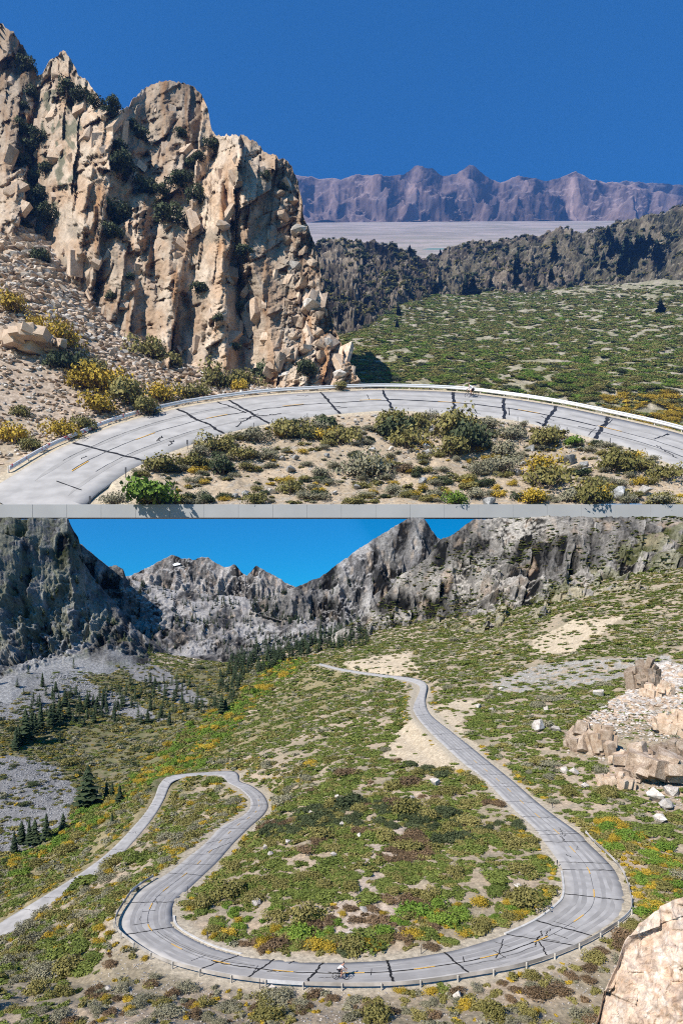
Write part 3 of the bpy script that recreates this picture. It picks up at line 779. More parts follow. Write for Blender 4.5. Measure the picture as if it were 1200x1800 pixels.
c = lerpc(c, (.20, .18, .14), smooth(.15, .45, fbm(X * .8 + 13, 4, 139)) * .6)
shade_mask = smooth(.0, .2, fbm(X * 2 + 3, 4, 141)) * soft(uu, vv, [(72,160),(120,150),(142,200),(140,330),(110,360),(90,420),(60,420),(70,250)], 12, 12)
c = lerpc(c, (.15, .15, .10), shade_mask * .9)  # shade of the left-facing flank, painted as dark mottling into the rock colour
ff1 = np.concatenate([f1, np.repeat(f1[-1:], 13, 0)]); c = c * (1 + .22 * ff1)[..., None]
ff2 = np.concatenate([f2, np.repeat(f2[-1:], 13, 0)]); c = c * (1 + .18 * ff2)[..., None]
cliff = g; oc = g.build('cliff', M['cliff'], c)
tag(oc, 'tall broken tan granite cliff with towers above the white guardrail', 'cliff', None, 'structure')

# ---- ridges, brush slope, basin and far range beyond the upper bend
def S_(rows): return [[(a, b, c * SA) for (a, b, c) in r] for r in rows]
GH = lines(S_([[(480,760,105),(640,745,108),(700,735,108),(900,745,108),(1050,765,108),(1200,805,108),(1440,860,108)],
               [(480,690,128),(640,672,128),(700,668,128),(900,665,125),(1050,670,122),(1200,680,120),(1440,690,118)],
               [(480,640,160),(640,600,175),(700,565,205),(760,545,230),(900,540,235),(1050,535,232),(1200,528,228),(1440,520,220)],
               [(480,620,180),(640,580,190),(700,540,230),(760,522,262),(820,518,270),(900,514,280),(1000,508,280),(1100,500,280),(1200,493,272),(1440,488,262)],
               [(480,640,200),(640,600,220),(700,560,250),(760,540,290),(900,530,300),(1200,510,300),(1440,500,290)]]), np.linspace(480, 1440, 420), 170)
p = P(*GH); pl = p / SA
p[..., 2] += SA * (fbm(pl * .04, 4, 150) * 3.0 + fbm(pl * .2, 4, 151) * .8) * smooth(.0, .3, np.linspace(0, 1, 170))[:, None]
n2 = fbm(pl * .12, 4, 152); n3 = fbm(pl * .6, 3, 153)
c = lerpc((.40, .345, .265), (.30, .265, .20), smooth(-.3, .3, n3)); c = lerpc(c, (.19, .185, .085), smooth(-.25, .1, n2) * .5)
slopeG = Grid(p); o = slopeG.build('hillside', M['mount_far'], c); tag(o, 'broad hillside of dense green brush with pale stony gaps', 'hillside', None, 'structure')
RIDGE = [(.14, .11, .08), (.29, .235, .175), (.09, .082, .04), (.33, .28, .215)]
mRL = mountain('ridge', S_([[(470,730,130),(540,700,140),(600,655,165),(640,610,190),(680,560,220),(720,535,245),(770,525,262)],
    [(470,400,300),(530,412,300),(553,419,300),(575,416,300),(592,415,300),(610,424,300),(640,417,300),(662,416,300),(680,423,300),(700,430,300),(718,440,300),(740,447,300),(770,452,300)]]),
    np.linspace(470, 770, 330), 200, 14, 26 * SA / 3, M['mount_far'], RIDGE, 'dark craggy rock ridge beside the granite cliff', 31, 30, .7, .6, 5.5)
mRR = mountain('ridge', S_([[(700,545,240),(745,528,262),(820,524,270),(1000,514,282),(1200,500,272),(1440,494,262)],
    [(700,470,330),(735,449,335),(770,440,335),(800,426,335),(845,416,335),(862,419,335),(890,418,335),(930,412,335),(960,404,335),(985,396,335),(1005,400,335),(1022,402,335),(1042,401,335),(1070,388,335),(1095,384,335),(1120,378,335),(1150,370,335),(1180,361,335),(1440,300,330)]]),
    np.linspace(700, 1440, 460), 150, 10, 22 * SA / 3, M['mount_far'], RIDGE, 'long dark rocky ridge with scattered conifers above the brush slope', 37, 30, .8, .7, 4.5, None,
    [([(700,470),(1000,400),(1440,300),(1440,520),(1100,500),(900,440),(800,500),(700,520)], (.13, .12, .075), .5)])
vf = lines(S_([[(300,470,420),(1500,470,420)], [(300,420,700),(1500,420,700)], [(300,392,1330),(1500,385,1330)]]), np.linspace(300, 1500, 200), 60)
p = P(*vf); q = np.stack([p[..., 0] / 3000, p[..., 1] / 1500, p[..., 0] * 0], -1)
c = lerpc((.42, .345, .315), (.29, .26, .22), smooth(-.25, .25, fbm(q * np.array([1.2, 3.0, 1]), 5, 160, .6)))
o = Grid(p).build('plain', M['range'], c); tag(o, 'pale flat desert basin below the far blue range', 'plain', None, 'structure')
FMc = [(300,300),(400,302),(520,303),(560,308),(600,310),(625,303),(650,309),(680,303),(712,301),(728,290),(742,291),(760,300),(780,309),(802,306),(825,291),(850,304),(880,316),(912,303),(950,315),(985,312),(1012,301),(1040,315),(1080,322),(1180,338),(1500,352)]
mFM = mountain('mountain', S_([[(x_, 393 + 5 * math.sin(x_ * .031) + 3 * math.sin(x_ * .083 + 1), 1320) for x_ in range(300, 1520, 12)], [(300,365,1400),(1500,372,1400)], [(a, b, 1560) for a, b in FMc]]),
    np.linspace(300, 1500, 620), 110, 34, 5200, M['range'], [(.20, .145, .135), (.33, .23, .20), (.15, .12, .125), (.38, .28, .25)], 'far hazy blue desert mountain range across the basin', 44, 25, .3, .45, 2.0, None, None, 3.0)
mFM2 = mountain('mountain', S_([[(1020,345,1700),(1500,345,1700)], [(1020,330,1760),(1060,322,1760),(1103,318,1760),(1130,321,1760),(1180,323,1760),(1500,330,1760)]]),
    np.linspace(1020, 1500, 160), 30, 8, 2600, M['range'], [(.21, .165, .15), (.28, .21, .185), (.16, .14, .14), (.32, .25, .22)], 'faint farther range peeping over the right end', 47, 25, .15, .45, .5)
ak = np.arange(14) * 2 * math.pi / 14; lk = P(766 + 22 * np.cos(ak) * (1 + .25 * np.sin(3 * ak)), 442.5 + 1.7 * np.sin(ak), np.full(14, 560 * SA))
o = bpy.data.objects.new('lake', mesh_from('lake', lk + np.array([0, 0, 60.0]), [tuple(range(14))], M['water'])); COL.objects.link(o); tag(o, 'small pale turquoise lake on the basin floor', 'lake', None, 'structure')
#@@PART2
# ================================================================== ROAD FITTINGS
SH = (VH - 395.0) / F
def marks(rd, parent, S, sets, long_sets, dash_t, lift, dash_len, dash_gap):
    for i, (t0, w0, t1, w1, wd, mt) in enumerate(sets):
        seam(rd, t0, w0, t1, w1, wd * S, lift, M[mt], parent, .03, 26, i + 1)
    for i, (t0, t1, w0, w1, wd, mt, wig) in enumerate(long_sets):
        seam(rd, t0, w0, t1, w1, wd * S, lift * 1.15, M[mt], parent, wig, max(24, int((t1 - t0) * 14)), 60 + i)
    t = np.linspace(dash_t[0], dash_t[1], 2400); c = rd.at(t, np.full(2400, .5)); L = np.concatenate([[0], np.cumsum(np.linalg.norm(np.diff(c, axis=0), axis=1))])
    s = 0.0
    while s + dash_len < L[-1]:
        tt = np.interp(np.linspace(s, s + dash_len, 6), L, t)
        strip('lane_marking', rd, tt, np.full(6, .5), .13 * S, lift * 1.4, M['paint'], parent)
        s += dash_gap
T_, H_ = 'tar', 'tar_thin'
sB = [(12.15,0,12.0,1,.13,T_),(13.0,0,13.0,1,.15,T_),(12.2,.45,13.0,.5,.13,T_),(14.0,0,14.0,1,.14,T_),(14.55,0,14.45,1,.16,T_),(14.4,.65,14.5,.95,.09,T_),(16.0,0,16.0,1,.2,T_),(18.0,0,18.0,1,.24,T_),
      (19.0,0,18.75,.98,.15,T_),(18.4,.3,19.2,.6,.13,T_),(18.2,.35,18.8,.5,.10,T_),(19.3,.1,20.2,.6,.11,T_),(18.9,.45,19.5,1,.15,T_),(21.0,0,21.0,1,.22,T_),(22.0,0,22.0,1,.26,T_),(23.0,0,23.0,1,.22,T_),(24.0,0,24.0,1,.22,T_),(25.0,0,25.0,1,.18,T_),
      (23.55,.0,23.6,.14,.1,T_),(27.1,0,27.1,1,.2,T_),(29.05,0,29.0,1,.18,T_),(31,0,31,1,.15,T_),(31.8,0,31.8,1,.1,T_),(32.4,0,32.4,1,.1,T_),(33,.1,32.5,.6,.14,T_),(33.3,.2,33.0,.9,.12,T_),(33.8,0,33.8,1,.1,T_),(34.5,0,34.5,1,.1,T_),(35.3,0,35.3,1,.1,T_),(36,0,36,1,.1,T_)]
for k_ in np.arange(6.4, 12, .55): sB.append((k_, 0, k_, 1, .16, H_ if int(k_ * 7) % 2 else T_))
for k_ in np.arange(45.5, 52, .6): sB.append((k_, 0, k_, 1, .12, H_))
marks(roadB, road_lo, 1.0, sB, [(18.6,22.2,.5,.5,.12,T_,.012),(22.2,24.0,.5,.5,.12,T_,.02),(24,25.2,.5,.52,.14,T_,.03),(13,18.6,.5,.5,.05,H_,.006),(25.2,31,.5,.5,.05,H_,.006),(6,13,.5,.5,.06,H_,.006),(24.2,27,.40,.42,.07,H_,.01),(25,26.8,.35,.36,.05,H_,.01),(19.2,21,.62,.66,.06,H_,.02)],
      (9.0, 37.0), .085, 2.3, 7.4)
sA = [(3.0,0,3.0,1,.30,T_),(5.0,0,4.95,1,.36,T_),(5.9,.45,5.75,1,.24,T_),(6.0,0,6.0,1,.34,T_),(5.35,.1,6.1,.35,.2,T_),(5.6,.3,6.6,.25,.18,T_),(8.0,0,8.0,1,.34,T_),(9.0,0,9.0,1,.36,T_),(10.0,0,10.0,1,.42,T_),(11.0,0,11.0,1,.42,T_),(12.0,0,12.0,1,.44,T_),(12.2,.0,11.8,.12,.3,T_),(13.0,0,13.0,1,.44,T_)]
marks(roadA, road_up, SA, sA, [(5.2,9.0,.5,.45,.16,T_,.02),(9.0,12.9,.5,.48,.24,T_,.012),(1.8,5.2,.52,.5,.10,H_,.01),(12.9,14.8,.5,.5,.1,H_,.01),(2,6,.75,.75,.07,H_,.006),(2,5,.28,.27,.07,H_,.006),(12.6,14.6,.3,.3,.14,H_,.006)],
      (1.75, 14.8), .085 * SA, 3.2 * SA, 11.5 * SA)

def tracks(rd, parent, S, t0, t1, lift, mat, seed, ncr, wc):
    g = np.random.default_rng(seed)
    for w in ((.2, .34, .66, .8) if S < 2 else (.24, .72)):
        a = t0
        while a < t1:
            b = min(t1, a + 3 + 4 * g.random()); n = 40; t = np.linspace(a, b, n)
            wd = (.55 + .25 * fbm(np.stack([t * 3, np.full(n, w * 9), t * 0], -1), 3, seed)) * S * np.minimum(1, np.minimum(t - a, b - t) * 3 + .05)
            strip('wheel_track', rd, t, w + .01 * fbm(np.stack([t, np.full(n, w * 7), t * 0], -1), 2, 4), wd, lift, M[mat], parent)
            a = b + .4 * g.random()
    for k in range(ncr):
        t = t0 + (t1 - t0) * g.random(); w = g.random() * .8 + .1; l = .1 + .35 * g.random()
        if g.random() < .5: seam(rd, t, w, t + l, w + .1 * g.normal(), wc * S * (.5 + .6 * g.random()), lift * 1.3, M['tar'], parent, .03, 14, seed + k)
        else: seam(rd, t, w * .6, t + .05 * g.normal(), w * .6 + .2 + .2 * g.random(), wc * S * (.5 + .6 * g.random()), lift * 1.3, M['tar'], parent, .04, 14, seed + k)
tracks(roadB, road_lo, 1.0, 7, 38, .072, 'track', 5, 26, .09)
tracks(roadA, road_up, SA, 1.1, 14.8, .072 * SA, 'track_up', 15, 16, .13)
def guardrail(rd, t0, t1, w, out, S, label, mats, step, shear=0.0, hrail=(.42, .76)):
    t = np.linspace(t0, t1, int((t1 - t0) * KR * 2)); p = rd.at(t, np.full(len(t), w)); q = rd.at(t, np.full(len(t), .5))
    n = p - q; n[:, 2] = 0; n /= np.linalg.norm(n, axis=1)[:, None]
    p = p + n * out * S; p[:, 2] += n[:, 1] * out * S * shear
    L = np.concatenate([[0], np.cumsum(np.linalg.norm(np.diff(p, axis=0), axis=1))])
    root = bpy.data.objects.new('guardrail', None); COL.objects.link(root); root.location = p[len(p) // 2]
    tag(root, label, 'guardrail'); b0 = Vector(root.location)
    z0, z1 = hrail; h = z1 - z0
    prof = [(-.02, z0), (.045, z0 + h * .15), (.045, z0 + h * .3), (-.02, z0 + h * .45), (-.02, z0 + h * .55), (.045, z0 + h * .7), (.045, z0 + h * .85), (-.02, z1), (-.05, z1), (-.05, z0)]
    npst = int(L[-1] / (step * S)); Ls = np.linspace(0, L[-1], npst + 1)
    for k in range(npst):
        ls = np.linspace(Ls[k], Ls[k + 1], 5); c = np.stack([np.interp(ls, L, p[:, j]) for j in range(3)], -1); nn = np.stack([np.interp(ls, L, n[:, j]) for j in range(3)], -1)
        V = []; Fc = []
        for a in range(5):
            for (x, z) in prof: V.append(tuple(c[a] - nn[a] * x * S + np.array([0, 0, z * S]) - np.array(b0)))
        m = len(prof)
        for a in range(4):
            for b in range(m): Fc.append((a * m + b, a * m + (b + 1) % m, (a + 1) * m + (b + 1) % m, (a + 1) * m + b))
        Fc += [tuple(range(m)), tuple(range(4 * m + m - 1, 4 * m - 1, -1))]
        o = bpy.data.objects.new('rail', mesh_from('rail', V, Fc, mats(k, npst))); COL.objects.link(o); o.parent = root
    pm = box_mesh('post', -.055 * S, .055 * S, -.08 * S, .08 * S, -.4 * S, z1 * .98 * S, M['post'], .01 * S)
    for k in range(npst + 1):
        c = np.array([np.interp(Ls[k], L, p[:, j]) for j in range(3)]); nn = np.array([np.interp(Ls[k], L, n[:, j]) for j in range(3)])
        c = c + nn * .16 * S
        o = bpy.data.objects.new('post', pm); COL.objects.link(o); o.parent = root; o.location = Vector(c) - b0; o.rotation_euler = (0, 0, math.atan2(nn[0], -nn[1]))
    return root
guardrail(roadA, 1.0, 14.9, 1, .85, SA, 'white steel guardrail along the upper road below the cliff', lambda k, n: M['rail_red'] if k < 7 else M['rail'], 3.6, SH, (.30, .84))
guardrail(roadB, 12.1, 30.6, 1, .75, 1.0, 'weathered steel guardrail round the outside of the hairpin bend', lambda k, n: M['rail'] if k % 11 == 7 else M['rail_rust'], 3.8, 0, (.40, .78))

# concrete kerbs on the inside of the hairpin
def kerb(rd, t0, t1, w, S=1.0):
    t = np.linspace(t0, t1, 30); p = rd.at(t, np.full(30, w)); q = rd.at(t, np.full(30, .5)); n = p - q; n[:, 2] = 0; n /= np.linalg.norm(n, axis=1)[:, None]
    V = []; prof = [(.02, -.1), (.04, .16), (.30, .18), (.34, -.1)]
    for a in range(30):
        for x, z in prof: V.append(p[a] + n[a] * x * S + np.array([0, 0, z * S]))
    Fc = [(a * 4 + b, a * 4 + (b + 1) % 4, a * 4 + 4 + (b + 1) % 4, a * 4 + 4 + b) for a in range(29) for b in range(4)] + [(0, 1, 2, 3), (116, 119, 118, 117)]
    o = bpy.data.objects.new('kerb', mesh_from('kerb', V, Fc, M['concrete'])); COL.objects.link(o); o.parent = road_lo
kerb(roadB, 14.7, 19.0, 0); kerb(roadB, 25.0, 27.9, 0)

def marker(loc, S, h, plate, label, group, cat='road marker'):
    r = bpy.data.objects.new('marker_post', None); COL.objects.link(r); r.location = loc; tag(r, label, cat, group)
    o = bpy.data.objects.new('pole', box_mesh('pole', -.035 * S, .035 * S, -.03 * S, .03 * S, -.3 * S, h * S, M['marker'], .006 * S)); COL.objects.link(o); o.parent = r
    if plate:
        o = bpy.data.objects.new('plate', box_mesh('plate', -.09 * S, .09 * S, -.05 * S, -.033 * S, (h - .48) * S, (h + .03) * S, M['marker'], .01 * S)); COL.objects.link(o); o.parent = r
    return r
for (t_, w_, pl) in [(1.05,-.06,1),(2.15,-.06,1),(4.0,-.06,1),(5.55,-.08,0),(7.0,-.08,0),(9.6,-.1,0),(10.35,-.1,0),(11.35,-.1,0),(12.5,-.1,0),(13.35,-.1,0)]:
    q = roadA.at(t_, w_)
    marker(q, SA, 1.05 if pl else .95, pl, 'dark paddle-shaped marker post beside the lower reach of the upper road' if pl else 'thin dark marker post on the inner edge of the upper bend', 'paddle markers of the upper road' if pl else 'thin markers of the upper road')
for (t_, w_, pl) in [(14.3,-.08,1),(16.2,-.12,1),(17.6,-.14,1),(26.2,-.16,1),(29.0,-.05,0),(30.0,-.06,0),(23.6,1.28,0),(11.0,1.25,1),(31.6,1.2,0),(21.4,-.12,0)]:
    q = roadB.at(t_, w_); marker(q, 1.0, 1.0, pl, 'dark paddle-shaped marker post beside the hairpin road' if pl else 'thin dark marker post beside the hairpin road', 'paddle markers of the hairpin' if pl else 'thin markers of the hairpin')

# ================================================================== RIDERS
def tube(V, Fc, a, b, r, n=8, r2=None):
    a = Vector(a); b = Vector(b); d = (b - a).normalized(); x = d.orthogonal().normalized(); y = d.cross(x); k = len(V); r2 = r2 or r
    for c, q in ((a, r), (b, r2)):
        for j in range(n):
            t = 6.2832 * j / n; V.append(tuple(c + x * q * math.cos(t) + y * q * math.sin(t)))
    Fc += [(k + j, k + (j + 1) % n, k + n + (j + 1) % n, k + n + j) for j in range(n)] + [tuple(k + j for j in range(n))[::-1], tuple(k + n + j for j in range(n))]
def torus(V, Fc, c, R, r, n=28, m=6):
    k = len(V)
    for i in range(n):
        a = 6.2832 * i / n
        for j in range(m):
            b = 6.2832 * j / m; q = R + r * math.cos(b); V.append((c[0] + q * math.cos(a), c[1] + r * math.sin(b), c[2] + q * math.sin(a)))
    Fc += [(k + i * m + j, k + i * m + (j + 1) % m, k + ((i + 1) % n) * m + (j + 1) % m, k + ((i + 1) % n) * m + j) for i in range(n) for j in range(m)]
M['black'] = mat_plain('black_rubber', (.012, .012, .013), .6, 0, .2, 9); M['frame'] = mat_plain('dark_bike_paint', (.02, .02, .024), .35, 0, .1, 9)
M['skin'] = mat_plain('skin', (.42, .22, .15), .6, 0, .06, 9); M['shorts'] = mat_plain('black_cloth', (.018, .018, .024), .8, 0, .2, 14)
M['jersey'] = mat_plain('white_jersey', (.70, .71, .75), .8, 0, .04, 14); M['navy'] = mat_plain('navy_cloth', (.03, .035, .12), .8, 0, .15, 14); M['helmet'] = mat_plain('helmet_shell', (.02, .022, .03), .35, 0, .1, 9)
def skin_mesh(name, verts, edg, radii, mat, root=0, sub=2):
    me = bpy.data.meshes.new(name); me.from_pydata(verts, edg, []); o = bpy.data.objects.new(name, me); COL.objects.link(o)
    md = o.modifiers.new('skin', 'SKIN'); md.use_smooth_shade = True
    for i, r in enumerate(radii):
        s = me.skin_vertices[0].data[i]; s.radius = (r, r) if not hasattr(r, '__len__') else r; s.use_root = (i == root)
    sb = o.modifiers.new('sub', 'SUBSURF'); sb.levels = sub; sb.render_levels = sub
    dg = bpy.context.evaluated_depsgraph_get(); m2 = bpy.data.meshes.new_from_object(o.evaluated_get(dg)); m2.name = name
    bpy.data.objects.remove(o); bpy.data.meshes.remove(me)
    m2.materials.clear(); m2.materials.append(mat); m2.polygons.foreach_set('use_smooth', np.ones(len(m2.polygons), bool)); return m2
RV = [(-.25,0,.98),(-.14,0,1.14),(.02,0,1.28),(.15,0,1.38),(.23,0,1.45),(.28,0,1.53),(.31,0,1.62),(.30,0,1.68)]
RE = [(i, i + 1) for i in range(7)]; RR_ = [.13,.12,.14,.13,.055,.07,.095,.06]
JV, JE, JR = list(RV[:4]), [(0, 1), (1, 2), (2, 3)], [.138, .135, .155, .135]
SV, SE, SR = [RV[0], RV[1]], [(0, 1)], [.15, .138]
FV = []
for sgn, kn, an, toe in ((-1, (.12,.70), (-.02,.34), (.12,.27)), (1, (.14,.86), (.06,.50), (.20,.44))):
    b = len(RV)
    RV += [(.16, sgn * .17, 1.37), (.31, sgn * .21, 1.14), (.50, sgn * .20, 1.00), (.56, sgn * .20, .985)]
    RE += [(3, b), (b, b + 1), (b + 1, b + 2), (b + 2, b + 3)]; RR_ += [.062, .045, .032, .04]
    for f in range(5):                       # fingers closed round the bar
        k = len(RV); y = sgn * (.175 + .015 * f); ln = (.03, .045, .05, .045, .035)[f]
        RV += [(.585 if f else .565, y if f else sgn * .165, .985), (.60 if f else .59, y if f else sgn * .16, .985 - ln)]; RE += [(b + 3, k), (k, k + 1)]; RR_ += [.010, .009]
    k = len(RV)
    RV += [(-.22, sgn * .10, .94), (kn[0], sgn * .11, kn[1]), (an[0], sgn * .11, an[1]), (toe[0], sgn * .11, toe[1])]
    RE += [(0, k), (k, k + 1), (k + 1, k + 2), (k + 2, k + 3)]; RR_ += [.10, .065, .04, .035]
    j = len(JV); JV += [RV[b], tuple((np.array(RV[b]) * .35 + np.array(RV[b + 1]) * .65))]; JE += [(3, j), (j, j + 1)]; JR += [.075, .06]
    j = len(SV); SV += [RV[k], tuple(np.array(RV[k]) * .3 + np.array(RV[k + 1]) * .7)]; SE += [(0, j), (j, j + 1)]; SR += [.115, .085]
    FV.append((RV[k + 2], RV[k + 3]))
body_me = skin_mesh('body', RV, RE, RR_, M['skin']); jersey_me = skin_mesh('jersey', JV, JE, JR, M['jersey']); shorts_me = skin_mesh('shorts', SV, SE, SR, M['shorts'])
shoe_me = [skin_mesh('shoe', [f[0], tuple(np.array(f[0]) * .4 + np.array(f[1]) * .6 + np.array([0, 0, -.02])), tuple(np.array(f[1]) + np.array([.03, 0, -.01]))], [(0, 1), (1, 2)], [.05, .045, .035], M['navy'], 0, 1) for f in FV]
hm_me = skin_mesh('helmet', [(.21, 0, 1.665), (.29, 0, 1.70), (.37, 0, 1.675)], [(0, 1), (1, 2)], [(.08, .05), (.115, .075), (.07, .045)], M['helmet'])
def person(loc, rz, S, label):
    r = bpy.data.objects.new('person', body_me); COL.objects.link(r); r.location = loc; r.rotation_euler = (0, 0, rz); r.scale = (S, S, S); tag(r, label, 'person')
    for nm, me in (('jersey', jersey_me), ('shorts', shorts_me), ('helmet', hm_me), ('shoe', shoe_me[0]), ('shoe', shoe_me[1])):
        o = bpy.data.objects.new(nm, me); COL.objects.link(o); o.parent = r
def bparts():
    out = {}
    V, Fc = [], []
    bb, st, hd, hl, rh, fh = (-.06, 0, .28), (-.23, 0, .80), (.35, 0, .86), (.40, 0, .66), (-.5, 0, .34), (.5, 0, .34)
    for a, b, r in ((bb, st, .020), (st, hd, .020), (bb, hl, .024), (hd, hl, .022)): tube(V, Fc, a, b, r)
    for s in (-1, 1):
        tube(V, Fc, (bb[0], s * .03, bb[2]), (rh[0], s * .06, rh[2]), .012); tube(V, Fc, st, (rh[0], s * .06, rh[2]), .010); tube(V, Fc, (hl[0], s * .03, hl[2]), (fh[0], s * .05, fh[2]), .014)
    tube(V, Fc, st, (-.27, 0, .93), .014); out['frame'] = mesh_from('frame', V, Fc, M['frame'])
    V, Fc = [], []; tube(V, Fc, hd, (.37, 0, .95), .014); tube(V, Fc, (.37, 0, .95), (.46, 0, .96), .014); tube(V, Fc, (.46, -.21, .96), (.46, .21, .96), .014)
    for s in (-1, 1): tube(V, Fc, (.46, s * .21, .96), (.59, s * .21, .95), .014); tube(V, Fc, (.59, s * .21, .95), (.56, s * .21, .84), .014)
    out['handlebar'] = mesh_from('handlebar', V, Fc, M['black'])
    V, Fc = [], []; tube(V, Fc, (-.40, 0, .945), (-.12, 0, .94), .065, 10, .02); out['saddle'] = mesh_from('saddle', V, Fc, M['black'])
    V, Fc = [], []; torus(V, Fc, bb, .09, .012, 20); tube(V, Fc, (-.06, -.06, .28), (-.02, -.09, .45 - .14), .012); tube(V, Fc, (-.06, .06, .28), (.08, .09, .41), .012)
    tube(V, Fc, (-.06, -.04, .37), (-.5, -.04, .39), .006); tube(V, Fc, (-.06, -.04, .19), (-.5, -.04, .29), .006); out['crank'] = mesh_from('crank', V, Fc, M['black'])
    V, Fc = [], []; torus(V, Fc, (0, 0, 0), .325, .017); out['tyre'] = mesh_from('tyre', V, Fc, M['black'])
    V, Fc = [], []; torus(V, Fc, (0, 0, 0), .30, .014); tube(V, Fc, (0, -.05, 0), (0, .05, 0), .02)
    for j in range(10): a = j * .6283; tube(V, Fc, (0, 0, 0), (.30 * math.cos(a), 0, .30 * math.sin(a)), .003, 4)
    out['rim'] = mesh_from('rim', V, Fc, M['black']); return out
BP = bparts()
def bicycle(loc, rz, S, label):
    r = bpy.data.objects.new('bicycle', None); COL.objects.link(r); r.location = loc; r.rotation_euler = (0, 0, rz); r.scale = (S, S, S); tag(r, label, 'bicycle')
    for nm in ('frame', 'handlebar', 'saddle', 'crank'):
        o = bpy.data.objects.new(nm, BP[nm]); COL.objects.link(o); o.parent = r
    for x in (-.5, .5):
        w = bpy.data.objects.new('wheel', BP['tyre']); COL.objects.link(w); w.parent = r; w.location = (x, 0, .342)
        o = bpy.data.objects.new('rim', BP['rim']); COL.objects.link(o); o.parent = w
def rider(rd, t, w, S, flip, lab, lift):
    q = rd.at(np.array([t - .03, t, t + .03]), np.full(3, w)); d = q[2] - q[0]; a = math.atan2(d[1], d[0]) + (math.pi if flip else 0)
    loc = q[1] + np.array([0, 0, lift]); person(loc, a, S, lab[0]); bicycle(loc, a, S, lab[1])
rider(roadB, 22.6, .78, 1.05, True, ('person in white jersey and dark helmet cycling round the hairpin bend', 'dark road bicycle ridden on the hairpin bend'), .09)
rider(roadA, 10.33, .80, SA * 1.25, True, ('person in white and navy jersey cycling beside the white upper guardrail', 'dark road bicycle ridden beside the white upper guardrail'), .09 * SA)

# ================================================================== PLANTS AND STONES, LOWER VALLEY
BUF = zbuf()
g_ = np.random.default_rng(99)
POLY = dict(
 knoll=[(330,1590),(400,1520),(480,1440),(560,1380),(680,1335),(830,1365),(900,1430),(975,1530),(975,1590),(880,1640),(700,1685),(480,1680),(370,1650),(320,1610)],
 sandk=[(630,1440),(700,1430),(720,1480),(690,1540),(720,1560),(690,1640),(640,1690),(590,1650),(620,1560),(650,1500)],
 grav=[(830,1500),(930,1490),(970,1540),(950,1580),(850,1620),(800,1630),(840,1560)],
 bottom=[(200,1640),(300,1720),(450,1745),(800,1745),(1000,1690),(1110,1600),(1120,1800),(0,1900),(150,1760)],
 creek=[(20,1500),(120,1440),(230,1370),(330,1275),(400,1240),(480,1165),(560,1150),(520,1180),(450,1240),(400,1300),(350,1355),(260,1385),(180,1450),(20,1560)],
 rightyel=[(1020,1450),(1080,1440),(1190,1500),(1190,1590),(1120,1620),(1110,1560)],
 talusr=[(990,1330),(1020,1270),(1100,1220),(1140,1170),(1200,1175),(1200,1440),(1130,1440),(1120,1390),(1040,1330)])
BSANDS = [([(690,1290),(735,1258),(770,1300),(860,1360),(820,1355),(720,1345),(670,1335)], .03), ([(745,1245),(790,1235),(850,1225),(830,1260),(800,1275),(845,1310),(880,1370),(860,1355),(800,1300)], .25),
 ([(930,1130),(1000,1090),(1100,1085),(1050,1120),(1000,1150),(940,1150)], .18), ([(600,1165),(720,1145),(740,1185),(690,1190),(620,1180)], .15), ([(860,1200),(960,1165),(1180,1150),(1190,1175),(1000,1210),(880,1220)], .2)]
dRfull = terrB.dR
def densB(u, v, c):
    dr = (dRfull[:-1, :-1] + dRfull[1:, 1:]) / 2
    w = smooth(-.22, .06, fbm(c * np.array([.05, .09, .09]), 5, 300, .6)) * 1.0 + smooth(.0, .3, fbm(c * .25, 3, 301)) * .25 + .035
    for poly, k in BSANDS: w = np.where(soft(u, v, poly, 9, 8), w * k, w)
    w = np.where(inpoly(u, v, POLY['sandk']), w * .35, w); w = np.where(inpoly(u, v, POLY['grav']), w * .4, w); w = np.where(inpoly(u, v, POLY['bottom']), w * .85, w)
    w = np.where(inpoly(u, v, POLY['talusr']), w * .12, w)
    sc = soft(u, v, [(-300,1330),(20,1330),(110,1350),(140,1400),(120,1440),(60,1490),(-300,1560)], 6, 14) | soft(u, v, [(-300,1110),(40,1150),(140,1190),(260,1245),(300,1270),(200,1262),(120,1225),(60,1260),(-300,1330)], 7, 14) | soft(u, v, [(120,1100),(200,1120),(330,1205),(370,1240),(310,1235),(220,1180)], 8, 12)
    w = np.where(sc, w * .22, w); w = np.where(inpoly(u, v, POLY['knoll']), w * 1.7 + .3, w)
    w = np.where(soft(u, v, POLY['rightyel'], 3, 10), w + .9, w); w = np.where((dr < 1.1) | (inpoly(u, v, [(-200,1700),(-60,1640),(60,1590),(110,1590),(90,1660),(20,1720),(-200,1800)]) & (dr < 9)), 0, w); w *= np.where((u < -60) | (u > 1260), .3, 1) * np.clip(200.0 / c[..., 1], .35, 1.6)
    return w
pos = terrB.scatter(54000, densB, 41); n = len(pos); u, v = UV(pos)
sz = .5 * np.exp(g_.normal(size=n) * .38 + .62) * np.clip((pos[:, 1] / 110) ** .35, .75, 1.9)
dr_, _, tr_ = roadB.dist(pos[:, :2])
a_, b_ = fbm(pos * .035, 3, 310), fbm(pos * .12, 3, 311)
kn = inpoly(u, v, POLY['knoll']); bt = inpoly(u, v, POLY['bottom']); ck = soft(u, v, POLY['creek'], 3, 8); ry = soft(u, v, POLY['rightyel'], 3, 10)
left = (u < 560) & (v > 1330) & ~kn & ~bt
vly = soft(u, v, [(-300,1200),(120,1190),(420,1165),(500,1160),(420,1280),(330,1360),(130,1480),(-300,1700)], 4, 20)
R = g_.random(n); kind = np.full(n, 'green', dtype='U6')
kind[(R < .10)] = 'olive'; kind[(R > .93)] = 'sage'
